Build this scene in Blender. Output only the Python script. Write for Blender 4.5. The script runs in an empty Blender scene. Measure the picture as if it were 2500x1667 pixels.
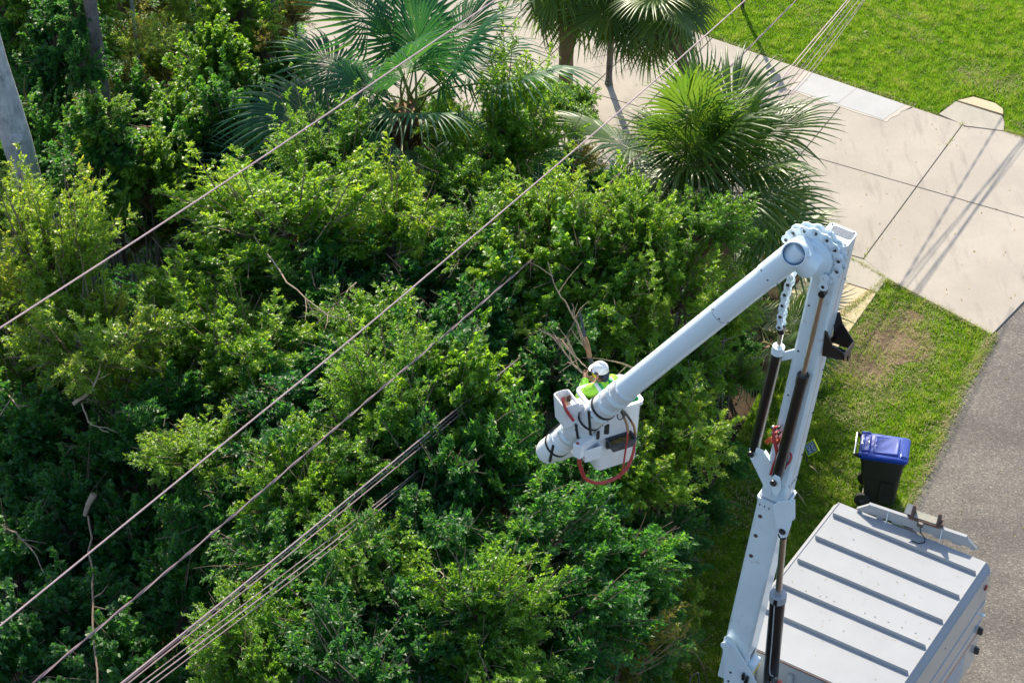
import bpy, bmesh, math, random
import numpy as np
from mathutils import Vector, Matrix

# ------------------------------------------------------------------ camera, sky, sun, exposure
SC = bpy.context.scene
COL = SC.collection
F_PX, PITCH, CAM_H = 5138.0, math.radians(37.85), 23.6        # focal length in px of a 2500 px wide picture
cam_d = bpy.data.cameras.new('camera')
cam = bpy.data.objects.new('camera', cam_d); COL.objects.link(cam)
cam.location = (0, 0, CAM_H)
cam.rotation_euler = (math.pi/2 - PITCH, 0, 0)
cam_d.sensor_width = 36.0; cam_d.lens = 36.0*F_PX/2500.0
cam_d.clip_start = 0.5; cam_d.clip_end = 2000
SC.camera = cam

SUN_EL = math.radians(37.5); SUN_AZ = math.radians(-8)          # azimuth from +Y, positive towards +X
world = bpy.data.worlds.new('World'); SC.world = world
world.use_nodes = True
wn = world.node_tree.nodes; wn.clear()
w_out = wn.new('ShaderNodeOutputWorld'); w_bg = wn.new('ShaderNodeBackground'); w_sky = wn.new('ShaderNodeTexSky')
w_sky.sky_type = 'NISHITA'; w_sky.sun_disc = False
w_sky.sun_elevation = SUN_EL; w_sky.sun_rotation = SUN_AZ
w_bg.inputs['Strength'].default_value = 0.15
world.node_tree.links.new(w_sky.outputs[0], w_bg.inputs['Color'])
world.node_tree.links.new(w_bg.outputs[0], w_out.inputs[0])
sun_d = bpy.data.lights.new('sun', 'SUN'); sun_d.energy = 5.0; sun_d.angle = math.radians(0.5)
sun_d.color = (1.0, 0.885, 0.70)
sun = bpy.data.objects.new('sun', sun_d); COL.objects.link(sun)
to_sun = Vector((math.sin(SUN_AZ)*math.cos(SUN_EL), math.cos(SUN_AZ)*math.cos(SUN_EL), math.sin(SUN_EL)))
sun.rotation_euler = to_sun.to_track_quat('Z', 'Y').to_euler()
sun.location = (0, 30, 40)
vs = SC.view_settings
vs.view_transform = 'Standard'; vs.look = 'None'; vs.gamma = 1.0; vs.use_curve_mapping = False
vs.exposure = 0.75
SC.cycles.max_bounces = 8; SC.cycles.transmission_bounces = 6; SC.cycles.diffuse_bounces = 3
SC.cycles.caustics_reflective = False; SC.cycles.caustics_refractive = False

random.seed(7)
RNG = np.random.default_rng(11)
R_ = random.uniform
V3 = Vector

# ------------------------------------------------------------------ survey: sight lines of the photograph to places in the world
CF = V3((0, math.cos(PITCH), -math.sin(PITCH))); CR = V3((1, 0, 0)); CD = V3((0, -math.sin(PITCH), -math.cos(PITCH)))
CAM = V3((0, 0, CAM_H))
def sight(px, py): return CF*F_PX + CR*(px - 1250) + CD*(py - 833.5)
def at(px, py, z=0.0):
    v = sight(px, py); return CAM + v*((z - CAM_H)/v.z)
def at_y(px, py, y):
    v = sight(px, py); return CAM + v*(y/v.y)
def on_plane(px, py, p, n):
    v = sight(px, py); return CAM + v*((p - CAM).dot(n)/v.dot(n))

# ------------------------------------------------------------------ materials
MATS = {}
def new_mat(name):
    m = bpy.data.materials.new(name); m.use_nodes = True
    nt = m.node_tree; nt.nodes.clear()
    out = nt.nodes.new('ShaderNodeOutputMaterial')
    MATS[name] = m
    return m, nt, out
def nd(nt, kind, **kw):
    n = nt.nodes.new(kind)
    for k, v in kw.items():
        if k in n.inputs: n.inputs[k].default_value = v
        else: setattr(n, k, v)
    return n
def ramp(nt, stops, fac=None):
    r = nt.nodes.new('ShaderNodeValToRGB')
    el = r.color_ramp.elements
    while len(el) < len(stops): el.new(0.5)
    for e, (p, c) in zip(el, stops):
        e.position = p; e.color = (*c, 1) if len(c) == 3 else c
    if fac is not None: nt.links.new(fac, r.inputs['Fac'])
    return r
def coord(nt): return nt.nodes.new('ShaderNodeTexCoord').outputs['Object']
def geo_pos(nt): return nt.nodes.new('ShaderNodeNewGeometry').outputs['Position']
def noise(nt, vec, scale, detail=4, rough=0.55):
    n = nd(nt, 'ShaderNodeTexNoise', Scale=scale, Detail=detail, Roughness=rough)
    nt.links.new(vec, n.inputs['Vector']); return n.outputs['Fac']

def simple(name, col, rough=0.5, metal=0.0, var=0.12, vscale=6.0, coat=0.0, bump=0.0, bscale=60.0, spec=0.5, dirt=None, dirt_at=0.62):
    m, nt, out = new_mat(name)
    b = nd(nt, 'ShaderNodeBsdfPrincipled', Roughness=rough, Metallic=metal)
    b.inputs['Coat Weight'].default_value = coat; b.inputs['Coat Roughness'].default_value = 0.12
    b.inputs['Specular IOR Level'].default_value = spec
    v = coord(nt)
    f = noise(nt, v, vscale, 6, 0.6)
    lo = tuple(c*(1 - var) for c in col); hi = tuple(min(1, c*(1 + var)) for c in col)
    r = ramp(nt, [(0.3, lo), (0.7, hi)], f)
    src = r.outputs['Color']
    if dirt:
        f2 = noise(nt, v, vscale*1.7 + 1.3, 8, 0.7)
        r2 = ramp(nt, [(dirt_at, (0, 0, 0)), (dirt_at + 0.14, (1, 1, 1))], f2)
        mx = nd(nt, 'ShaderNodeMix', data_type='RGBA')
        nt.links.new(r2.outputs['Color'], mx.inputs['Factor'])
        nt.links.new(src, mx.inputs[6]); mx.inputs[7].default_value = (*dirt, 1)
        src = mx.outputs[2]
    nt.links.new(src, b.inputs['Base Color'])
    if bump:
        bp = nd(nt, 'ShaderNodeBump', Strength=bump, Distance=0.01)
        nt.links.new(noise(nt, v, bscale, 4), bp.inputs['Height']); nt.links.new(bp.outputs[0], b.inputs['Normal'])
    nt.links.new(b.outputs[0], out.inputs[0])
    return m

def leafy(name, stops, trans_stops, trans=0.4, rough=0.42, spec=0.5, obj_var=0.35):
    """thin leaf: reflecting upper surface mixed with light let through; colour varies leaf by leaf and plant by plant"""
    m, nt, out = new_mat(name)
    a = nd(nt, 'ShaderNodeAttribute', attribute_name='rnd')
    oi = nt.nodes.new('ShaderNodeObjectInfo')
    mm = nd(nt, 'ShaderNodeMath', operation='MULTIPLY_ADD')
    nt.links.new(oi.outputs['Random'], mm.inputs[0]); mm.inputs[1].default_value = obj_var; 
    sc = nd(nt, 'ShaderNodeMath', operation='MULTIPLY'); nt.links.new(a.outputs['Fac'], sc.inputs[0]); sc.inputs[1].default_value = 1 - obj_var
    nt.links.new(sc.outputs[0], mm.inputs[2])
    r1 = ramp(nt, stops, mm.outputs[0]); r2 = ramp(nt, trans_stops, mm.outputs[0])
    b = nd(nt, 'ShaderNodeBsdfPrincipled', Roughness=rough)
    b.inputs['Specular IOR Level'].default_value = spec
    nt.links.new(r1.outputs[0], b.inputs['Base Color'])
    t = nt.nodes.new('ShaderNodeBsdfTranslucent'); nt.links.new(r2.outputs[0], t.inputs['Color'])
    mx = nd(nt, 'ShaderNodeMixShader', Fac=trans)
    nt.links.new(b.outputs[0], mx.inputs[1]); nt.links.new(t.outputs[0], mx.inputs[2])
    nt.links.new(mx.outputs[0], out.inputs[0])
    return m

M_WHITE = simple('white_truck_paint', (0.76, 0.86, 0.91), 0.32, var=0.05, vscale=2.5, coat=0.35, dirt=(0.5, 0.51, 0.48), dirt_at=0.60)
M_ROOF = simple('white_roof_paint', (0.345, 0.36, 0.38), 0.75, var=0.05, vscale=1.8, spec=0.15, dirt=(0.35, 0.34, 0.32), dirt_at=0.64)
M_SIDE = simple('grey_side_panel_paint', (0.50, 0.50, 0.49), 0.22, var=0.05, vscale=1.4, coat=0.5)
M_FIBRE = simple('white_fibreglass', (0.76, 0.87, 0.93), 0.3, var=0.04, vscale=1.7, coat=0.4)
M_SLEEVE = simple('worn_white_sleeve', (0.66, 0.68, 0.69), 0.5, var=0.14, vscale=7, dirt=(0.30, 0.27, 0.22), dirt_at=0.58)
M_BUCKET = simple('white_bucket_shell', (0.84, 0.85, 0.86), 0.38, var=0.03, vscale=3, coat=0.2, dirt=(0.62, 0.61, 0.57), dirt_at=0.66)
M_LINER = simple('green_bucket_liner', (0.02, 0.42, 0.13), 0.5)
M_BLACK = simple('black_painted_steel', (0.018, 0.015, 0.014), 0.3, var=0.3, vscale=8, coat=0.3)
M_RUBBER = simple('black_rubber', (0.02, 0.02, 0.02), 0.7, var=0.3)
M_PLASTIC = simple('dark_grey_plastic', (0.05, 0.055, 0.065), 0.55, var=0.15, vscale=9)
M_CHROME = simple('polished_rod_steel', (0.78, 0.76, 0.72), 0.28, metal=1.0, var=0.05)
M_STEEL = simple('dull_bolt_steel', (0.10, 0.10, 0.10), 0.45, metal=0.7, var=0.2)
M_RED = simple('red_hydraulic_hose', (0.46, 0.05, 0.05), 0.45, var=0.2, vscale=14)
M_ORANGE = simple('orange_hydraulic_hose', (0.75, 0.14, 0.03), 0.45, var=0.15, vscale=14)
M_TAN_HOSE = simple('brown_hose_fitting', (0.36, 0.19, 0.08), 0.45, var=0.2)
M_YELLOW = simple('yellow_plastic', (0.80, 0.58, 0.03), 0.4)
M_RUST = simple('brown_weathered_steel', (0.115, 0.065, 0.05), 0.7, var=0.35, vscale=12, dirt=(0.25, 0.17, 0.10))
M_MUCK = simple('brown_debris', (0.36, 0.24, 0.10), 0.9, var=0.5, vscale=40, dirt=(0.05, 0.09, 0.03))
M_SLAG = simple('grey_nonskid_pad', (0.19, 0.215, 0.25), 0.85, var=0.4, vscale=55, bump=0.5, bscale=150)
M_DECK = simple('grey_deck_plate', (0.36, 0.38, 0.41), 0.5, var=0.1)
M_BLUE_STRIPE = simple('blue_stripe_paint', (0.10, 0.30, 0.55), 0.25, coat=0.4)
M_ORANGE_STRIPE = simple('orange_stripe_paint', (0.50, 0.14, 0.07), 0.3, coat=0.3)
M_REDLAMP = simple('red_marker_lens', (0.25, 0.01, 0.01), 0.2, coat=0.5)
M_BIN = simple('dark_olive_bin_plastic', (0.030, 0.032, 0.026), 0.42, var=0.15, vscale=5, spec=0.45)
M_LID = simple('blue_bin_lid_plastic', (0.003, 0.045, 0.34), 0.5, var=0.1, vscale=4, spec=0.3, coat=0.5)
M_SKIN = simple('tanned_skin', (0.42, 0.22, 0.14), 0.55)
M_VEST = simple('lime_safety_cloth', (0.36, 0.78, 0.06), 0.75, var=0.08, vscale=14)
M_HARNESS = simple('green_harness_webbing', (0.02, 0.40, 0.10), 0.7)
M_REFLECT = simple('silver_reflective_tape', (0.70, 0.72, 0.74), 0.35)
M_HAIR = simple('dark_hair', (0.02, 0.016, 0.02), 0.6)
M_TROUSERS = simple('navy_work_cloth', (0.03, 0.04, 0.07), 0.85)
M_HELMET = simple('white_helmet_shell', (0.82, 0.82, 0.82), 0.25, var=0.02, coat=0.5)
M_SIGN_B = simple('blue_sign_face', (0.015, 0.16, 0.36), 0.45, var=0.05)
M_SIGN_Y = simple('yellow_green_sign_border', (0.62, 0.80, 0.04), 0.45, var=0.05)
M_INK = simple('white_sign_lettering', (0.80, 0.82, 0.80), 0.5, var=0.02)
M_WIRE = simple('bright_bare_wire', (0.55, 0.41, 0.41), 0.40, metal=0.75, var=0.12, vscale=3)
M_CABLE = simple('weathered_black_cable', (0.13, 0.085, 0.10), 0.35, var=0.25, vscale=4, spec=0.8)
M_CABLE_L = simple('weathered_grey_cable', (0.30, 0.215, 0.22), 0.4, var=0.2, vscale=4, spec=0.6)
M_POST = simple('dark_brown_post', (0.06, 0.045, 0.03), 0.7, var=0.3)

def bark(name, c1, c2, sx=1.0, bump=0.6):
    m, nt, out = new_mat(name)
    mp = nd(nt, 'ShaderNodeMapping'); mp.inputs['Scale'].default_value = (1, 1, 0.22*sx)
    nt.links.new(coord(nt), mp.inputs['Vector'])
    f = noise(nt, mp.outputs[0], 26, 8, 0.7)
    f2 = noise(nt, coord(nt), 3.2, 6, 0.65)
    ad = nd(nt, 'ShaderNodeMath', operation='MULTIPLY_ADD'); nt.links.new(f, ad.inputs[0]); ad.inputs[1].default_value = 0.6
    ml = nd(nt, 'ShaderNodeMath', operation='MULTIPLY'); nt.links.new(f2, ml.inputs[0]); ml.inputs[1].default_value = 0.7
    nt.links.new(ml.outputs[0], ad.inputs[2])
    r = ramp(nt, [(0.50, c1), (0.60, tuple((a*0.6 + b*0.4) for a, b in zip(c1, c2))), (0.80, c2)], ad.outputs[0])
    b = nd(nt, 'ShaderNodeBsdfPrincipled', Roughness=0.85)
    nt.links.new(r.outputs[0], b.inputs['Base Color'])
    bp = nd(nt, 'ShaderNodeBump', Strength=bump, Distance=0.03)
    nt.links.new(f, bp.inputs['Height']); nt.links.new(bp.outputs[0], b.inputs['Normal'])
    nt.links.new(b.outputs[0], out.inputs[0]); return m
M_BARK_GREY = bark('pale_grey_bark', (0.24, 0.24, 0.25), (0.62, 0.61, 0.62))
M_BARK_DARK = bark('dark_bark', (0.05, 0.045, 0.045), (0.19, 0.17, 0.17))
M_BARK_PALM = bark('palm_trunk_bark', (0.10, 0.065, 0.04), (0.30, 0.20, 0.13), sx=9)
M_BOOT = bark('palm_boot_bark', (0.10, 0.05, 0.028), (0.34, 0.19, 0.10))
M_TWIG = bark('twig_bark', (0.12, 0.08, 0.055), (0.30, 0.22, 0.16), bump=0.2)
M_LIMB = bark('tan_limb_bark', (0.22, 0.15, 0.10), (0.46, 0.36, 0.26), bump=0.3)

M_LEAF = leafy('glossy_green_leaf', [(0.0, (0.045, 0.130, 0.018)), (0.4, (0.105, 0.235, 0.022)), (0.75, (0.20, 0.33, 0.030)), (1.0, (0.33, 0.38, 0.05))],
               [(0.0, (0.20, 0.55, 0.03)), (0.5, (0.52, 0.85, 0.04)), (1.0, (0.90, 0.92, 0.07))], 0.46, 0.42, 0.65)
M_LEAF_Y = leafy('yellow_green_leaf', [(0.0, (0.07, 0.16, 0.018)), (0.45, (0.15, 0.27, 0.026)), (0.82, (0.28, 0.33, 0.04)), (0.93, (0.42, 0.31, 0.035)), (1.0, (0.42, 0.16, 0.03))],
                 [(0.0, (0.30, 0.62, 0.03)), (0.5, (0.60, 0.84, 0.05)), (1.0, (0.95, 0.66, 0.07))], 0.5, 0.42, 0.65)
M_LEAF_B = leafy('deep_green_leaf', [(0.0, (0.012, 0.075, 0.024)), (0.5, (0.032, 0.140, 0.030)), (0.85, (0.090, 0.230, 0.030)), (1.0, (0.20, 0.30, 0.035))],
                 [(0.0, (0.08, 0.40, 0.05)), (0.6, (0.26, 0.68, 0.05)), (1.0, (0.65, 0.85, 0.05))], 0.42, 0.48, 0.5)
M_LEAF_DRY = leafy('autumn_brown_leaf', [(0.0, (0.05, 0.09, 0.02)), (0.45, (0.13, 0.15, 0.03)), (0.75, (0.26, 0.20, 0.04)), (0.92, (0.24, 0.11, 0.04)), (1.0, (0.12, 0.06, 0.03))],
                   [(0.0, (0.25, 0.42, 0.03)), (0.5, (0.60, 0.60, 0.04)), (0.85, (0.80, 0.50, 0.05)), (1.0, (0.6, 0.22, 0.04))], 0.44, 0.45, 0.6)
M_PALM = leafy('palm_frond_green', [(0.0, (0.018, 0.060, 0.020)), (0.5, (0.060, 0.120, 0.022)), (1.0, (0.14, 0.20, 0.035))],
               [(0.0, (0.10, 0.28, 0.03)), (0.5, (0.22, 0.42, 0.03)), (1.0, (0.38, 0.52, 0.05))], 0.32, 0.36, 0.45, obj_var=0.2)
M_PALM_B = leafy('palm_frond_blue_green', [(0.0, (0.010, 0.070, 0.040)), (0.5, (0.022, 0.115, 0.048)), (1.0, (0.07, 0.19, 0.035))],
                 [(0.0, (0.04, 0.20, 0.05)), (0.6, (0.10, 0.34, 0.05)), (1.0, (0.30, 0.50, 0.04))], 0.34, 0.42, 0.3, obj_var=0.2)
M_PALM_DEAD = leafy('dead_palm_frond', [(0.0, (0.10, 0.065, 0.04)), (1.0, (0.26, 0.18, 0.11))],
                    [(0.0, (0.25, 0.15, 0.07)), (1.0, (0.45, 0.30, 0.15))], 0.2, 0.6, 0.3)
M_PETIOLE = simple('pale_green_petiole', (0.20, 0.24, 0.07), 0.45, var=0.25)
M_GRASS = leafy('lawn_blade', [(0.0, (0.050, 0.125, 0.008)), (0.55, (0.110, 0.225, 0.010)), (0.86, (0.22, 0.33, 0.02)), (0.93, (0.36, 0.29, 0.15)), (1.0, (0.50, 0.40, 0.25))],
                [(0.0, (0.16, 0.42, 0.02)), (0.6, (0.38, 0.66, 0.02)), (1.0, (0.70, 0.60, 0.22))], 0.46, 0.5, 0.35, obj_var=0.0)

def ground_mat(name, stops, scale, fine=90.0, bump=0.5, rough=0.95):
    m, nt, out = new_mat(name)
    p = geo_pos(nt)
    f = noise(nt, p, scale, 8, 0.65); g = noise(nt, p, fine, 4, 0.7)
    mx = nd(nt, 'ShaderNodeMath', operation='MULTIPLY_ADD'); nt.links.new(f, mx.inputs[0]); mx.inputs[1].default_value = 0.6
    m2 = nd(nt, 'ShaderNodeMath', operation='MULTIPLY'); nt.links.new(g, m2.inputs[0]); m2.inputs[1].default_value = 0.4
    nt.links.new(m2.outputs[0], mx.inputs[2])
    r = ramp(nt, stops, mx.outputs[0])
    b = nd(nt, 'ShaderNodeBsdfPrincipled', Roughness=rough); b.inputs['Specular IOR Level'].default_value = 0.2
    nt.links.new(r.outputs[0], b.inputs['Base Color'])
    bp = nd(nt, 'ShaderNodeBump', Strength=bump, Distance=0.02); nt.links.new(g, bp.inputs['Height'])
    nt.links.new(bp.outputs[0], b.inputs['Normal']); nt.links.new(b.outputs[0], out.inputs[0]); return m
M_SOIL = ground_mat('leaf_litter_soil', [(0.3, (0.018, 0.013, 0.009)), (0.5, (0.05, 0.035, 0.022)), (0.7, (0.11, 0.075, 0.045))], 1.2)
M_TURF = ground_mat('turf_soil', [(0.3, (0.05, 0.075, 0.012)), (0.55, (0.085, 0.115, 0.018)), (0.75, (0.17, 0.14, 0.07))], 0.9)
M_DRY = ground_mat('dry_thatch_soil', [(0.3, (0.07, 0.05, 0.032)), (0.55, (0.19, 0.135, 0.088)), (0.75, (0.32, 0.245, 0.165))], 2.0, 60)

def concrete(name, base, stain, patch=0.5):
    m, nt, out = new_mat(name)
    p = geo_pos(nt)
    f = noise(nt, p, 0.55, 6, 0.6)
    mp = nd(nt, 'ShaderNodeMapping'); mp.inputs['Rotation'].default_value = (0, 0, math.radians(61)); mp.inputs['Scale'].default_value = (2.6, 0.45, 1)
    nt.links.new(p, mp.inputs['Vector'])
    st = noise(nt, mp.outputs[0], 1.6, 8, 0.65)
    g = noise(nt, p, 55, 5, 0.7)
    r1 = ramp(nt, [(0.42, tuple(c*0.93 for c in base)), (0.62, tuple(min(1, c*1.05) for c in base))], f)
    r2 = ramp(nt, [(0.54, (0, 0, 0)), (0.80, (patch,)*3)], st)
    mx = nd(nt, 'ShaderNodeMix', data_type='RGBA'); nt.links.new(r2.outputs[0], mx.inputs['Factor'])
    nt.links.new(r1.outputs[0], mx.inputs[6]); mx.inputs[7].default_value = (*stain, 1)
    r3 = ramp(nt, [(0.3, (0.88,)*3), (0.7, (1.08,)*3)], g)
    m3 = nd(nt, 'ShaderNodeMix', data_type='RGBA', blend_type='MULTIPLY'); m3.inputs['Factor'].default_value = 1.0
    nt.links.new(mx.outputs[2], m3.inputs[6]); nt.links.new(r3.outputs[0], m3.inputs[7])
    b = nd(nt, 'ShaderNodeBsdfPrincipled', Roughness=0.88); b.inputs['Specular IOR Level'].default_value = 0.25
    nt.links.new(m3.outputs[2], b.inputs['Base Color'])
    bp = nd(nt, 'ShaderNodeBump', Strength=0.12, Distance=0.01); nt.links.new(g, bp.inputs['Height'])
    nt.links.new(bp.outputs[0], b.inputs['Normal']); nt.links.new(b.outputs[0], out.inputs[0]); return m
M_CONC = concrete('beige_concrete', (0.388, 0.353, 0.308), (0.245, 0.223, 0.198), 0.9)
M_CONC_G = concrete('grey_sidewalk_concrete', (0.39, 0.36, 0.31), (0.25, 0.25, 0.22), 0.7)
M_CONC_Y = concrete('cream_new_concrete', (0.52, 0.43, 0.29), (0.42, 0.36, 0.26), 0.4)
M_CONC_P = concrete('pale_blue_grey_patch', (0.42, 0.425, 0.425), (0.37, 0.385, 0.40), 0.6)
M_CONC_R = concrete('cream_cement_slurry', (0.48, 0.44, 0.385), (0.42, 0.38, 0.33), 0.6)
def asphalt():
    m, nt, out = new_mat('grey_asphalt')
    p = geo_pos(nt)
    vo = nd(nt, 'ShaderNodeTexVoronoi', Scale=42.0); nt.links.new(p, vo.inputs['Vector'])
    g = noise(nt, p, 110, 4, 0.7); f = noise(nt, p, 0.7, 6, 0.6)
    mp = nd(nt, 'ShaderNodeMapping'); mp.inputs['Rotation'].default_value = (0, 0, math.radians(-61.3)); mp.inputs['Scale'].default_value = (0.16, 1.6, 1)
    nt.links.new(p, mp.inputs['Vector']); st = noise(nt, mp.outputs[0], 1.1, 4, 0.5)
    r1 = ramp(nt, [(0.40, (0.118, 0.108, 0.098)), (0.62, (0.160, 0.147, 0.132))], f)
    sep = nt.nodes.new('ShaderNodeSeparateColor'); nt.links.new(vo.outputs['Color'], sep.inputs[0])
    r2 = ramp(nt, [(0.0, (0.62,)*3), (0.55, (0.95,)*3), (0.88, (1.15,)*3), (1.0, (1.75, 1.7, 1.6))], sep.outputs[0])
    r3 = ramp(nt, [(0.35, (0.88,)*3), (0.65, (1.08,)*3)], st)
    a = nd(nt, 'ShaderNodeMix', data_type='RGBA', blend_type='MULTIPLY'); a.inputs['Factor'].default_value = 1
    nt.links.new(r1.outputs[0], a.inputs[6]); nt.links.new(r2.outputs[0], a.inputs[7])
    c = nd(nt, 'ShaderNodeMix', data_type='RGBA', blend_type='MULTIPLY'); c.inputs['Factor'].default_value = 1
    nt.links.new(a.outputs[2], c.inputs[6]); nt.links.new(r3.outputs[0], c.inputs[7])
    b = nd(nt, 'ShaderNodeBsdfPrincipled', Roughness=0.82); b.inputs['Specular IOR Level'].default_value = 0.35
    nt.links.new(c.outputs[2], b.inputs['Base Color'])
    bp = nd(nt, 'ShaderNodeBump', Strength=0.45, Distance=0.01); nt.links.new(vo.outputs['Distance'], bp.inputs['Height'])
    nt.links.new(bp.outputs[0], b.inputs['Normal']); nt.links.new(b.outputs[0], out.inputs[0]); return m
M_ASPHALT = asphalt()

# ------------------------------------------------------------------ mesh helpers
class MB:
    def __init__(s): s.v = []; s.f = []
    def add(s, vs, fs):
        k = len(s.v); s.v += [V3(v) for v in vs]; s.f += [tuple(i + k for i in f) for f in fs]; return s
    def prism(s, poly, vec):
        """closed polygon (3-D points) pushed along vec"""
        n = len(poly); vec = V3(vec); poly = [V3(p) for p in poly]
        return s.add(poly + [p + vec for p in poly],
                     [tuple(range(n))[::-1], tuple(range(n, 2*n))] + [(i, (i+1) % n, n + (i+1) % n, n + i) for i in range(n)])
    def box(s, c, ax, ay, az, sx, sy, sz):
        c = V3(c); X = V3(ax)*sx/2; Y = V3(ay)*sy/2; Z = V3(az)*sz/2
        return s.prism([c-X-Y-Z, c+X-Y-Z, c+X+Y-Z, c-X+Y-Z], Z*2)
    def beam(s, p0, p1, side, w, h, w1=None, h1=None, bevel=0.0):
        """rectangular beam; side = direction of width w"""
        p0 = V3(p0); p1 = V3(p1); a = (p1 - p0).normalized()
        S = V3(side); S = (S - a*S.dot(a)).normalized(); T = a.cross(S)
        w1 = w1 or w; h1 = h1 or h
        def ring(p, w, h):
            b = bevel; q = []
            for sx, sy in ((-1, -1), (1, -1), (1, 1), (-1, 1)):
                if b:
                    c1 = p + S*(sx*(w/2 - b)) + T*(sy*h/2); c2 = p + S*(sx*w/2) + T*(sy*(h/2 - b))
                    q += [c2, c1] if sx*sy > 0 else [c1, c2]
                    if sx*sy > 0: pass
                else: q.append(p + S*(sx*w/2) + T*(sy*h/2))
            if b:   # order round the section
                q = sorted(q, key=lambda x: math.atan2((x-p).dot(T), (x-p).dot(S)))
            return q
        A = ring(p0, w, h); B = ring(p1, w1, h1); n = len(A)
        return s.add(A + B, [tuple(range(n))[::-1], tuple(range(n, 2*n))] + [(i, (i+1) % n, n + (i+1) % n, n + i) for i in range(n)])
    def tube(s, pts, rad, n=8, caps=True):
        pts = [V3(p) for p in pts]
        if not isinstance(rad, (list, tuple)): rad = [rad]*len(pts)
        ref = None; rings = []
        for i, p in enumerate(pts):
            d = (pts[min(i+1, len(pts)-1)] - pts[max(i-1, 0)])
            d = d.normalized() if d.length > 1e-9 else V3((0, 0, 1))
            if ref is None: ref = V3((0, 0, 1)) if abs(d.z) < 0.9 else V3((1, 0, 0))
            u = (ref - d*ref.dot(d)); u = u.normalized() if u.length > 1e-6 else d.orthogonal().normalized()
            w = d.cross(u); ref = u
            rings.append([p + (u*math.cos(2*math.pi*k/n) + w*math.sin(2*math.pi*k/n))*rad[i] for k in range(n)])
        vs = [v for r in rings for v in r]; m = len(pts)
        fs = [(i*n + k, i*n + (k+1) % n, (i+1)*n + (k+1) % n, (i+1)*n + k) for i in range(m-1) for k in range(n)]
        if caps: fs += [tuple(range(n))[::-1], tuple(range((m-1)*n, m*n))]
        return s.add(vs, fs)
    def cyl(s, p0, p1, r, n=16, r1=None): return s.tube([p0, p1], [r, r1 if r1 is not None else r], n)
    def loft(s, rings, caps=True):
        n = len(rings[0]); m = len(rings)
        fs = [(i*n + k, i*n + (k+1) % n, (i+1)*n + (k+1) % n, (i+1)*n + k) for i in range(m-1) for k in range(n)]
        if caps: fs += [tuple(range(n))[::-1], tuple(range((m-1)*n, m*n))]
        return s.add([v for r in rings for v in r], fs)

ORIGIN = {}
def origin(o):
    return ORIGIN.get(o.name, V3((0, 0, 0))) if o else V3((0, 0, 0))
def props(o, label=None, cat=None, group=None, kind=None):
    if label: o['label'] = label
    if cat: o['category'] = cat
    if group: o['group'] = group
    if kind: o['kind'] = kind
    return o
def build(name, mb, mat, parent=None, smooth=False, loc=None, bevel=0.0, angle=35):
    """link the collected shape as one mesh object; shapes are in world metres"""
    org = V3(loc) if loc is not None else origin(parent)
    me = bpy.data.meshes.new(name)
    me.from_pydata([tuple(v - org) for v in mb.v], [], mb.f); me.materials.append(mat)
    bm = bmesh.new(); bm.from_mesh(me); bmesh.ops.recalc_face_normals(bm, faces=bm.faces)
    if bevel:
        es = [e for e in bm.edges if len(e.link_faces) == 2 and e.calc_face_angle(0) > math.radians(25)]
        bmesh.ops.bevel(bm, geom=es, offset=bevel, segments=2, affect='EDGES', clamp_overlap=True)
    bm.to_mesh(me); bm.free()
    if smooth or bevel:
        me.polygons.foreach_set('use_smooth', [True]*len(me.polygons)); me.set_sharp_from_angle(angle=math.radians(angle))
    o = bpy.data.objects.new(name, me); COL.objects.link(o)
    if parent: o.parent = parent
    else: o.location = org
    ORIGIN[o.name] = org
    return o
def thing(name, loc, label, cat, group=None):
    o = bpy.data.objects.new(name, None); COL.objects.link(o); o.location = loc
    o.empty_display_size = 0.2
    ORIGIN[o.name] = V3(loc)
    return props(o, label, cat, group)
def child(name, mesh, parent, loc=(0, 0, 0), rot=(0, 0, 0), scale=(1, 1, 1)):
    o = bpy.data.objects.new(name, mesh); COL.objects.link(o); o.parent = parent
    o.location = loc; o.rotation_euler = rot; o.scale = scale
    return o
def flat(name, pts, z, mat, kind='structure', parent=None, thick=0.0, bevel=0.0):
    m = MB()
    if thick: m.prism([(p[0], p[1], z - thick) for p in pts], (0, 0, thick))
    else: m.add([(p[0], p[1], z) for p in pts], [tuple(range(len(pts)))])
    o = build(name, m, mat, parent, bevel=bevel)
    if not parent: o['kind'] = kind
    return o
def np_mesh(name, verts, faces, mat, rnd=None):
    """fast mesh from arrays: faces (n,k)"""
    me = bpy.data.meshes.new(name)
    n, k = faces.shape
    me.vertices.add(len(verts)); me.vertices.foreach_set('co', verts.astype(np.float32).ravel())
    me.loops.add(n*k); me.loops.foreach_set('vertex_index', faces.astype(np.int32).ravel())
    me.polygons.add(n); me.polygons.foreach_set('loop_start', np.arange(0, n*k, k, dtype=np.int32))
    try: me.polygons.foreach_set('loop_total', np.full(n, k, dtype=np.int32))
    except Exception: pass
    me.materials.append(mat)
    if rnd is not None:
        a = me.attributes.new('rnd', 'FLOAT', 'FACE'); a.data.foreach_set('value', rnd.astype(np.float32))
    me.update(calc_edges=True)
    return me
def nrm(a): return a/np.maximum(np.linalg.norm(a, axis=-1, keepdims=True), 1e-9)
def leaf_arrays(c, d, n, ln, w, fold=0.22):
    """leaf blades: c base, d direction, n upper side"""
    d = nrm(d); s = nrm(np.cross(d, n)); n = np.cross(s, d)
    ln = ln[:, None]; w = w[:, None]
    mid = c + d*ln*0.45
    v = np.stack([c, mid + s*w/2 + n*w*fold, c + d*ln - n*ln*0.08, mid - s*w/2 + n*w*fold], 1).reshape(-1, 3)
    f = np.arange(len(c)*4).reshape(-1, 4)
    return v, f

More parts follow.
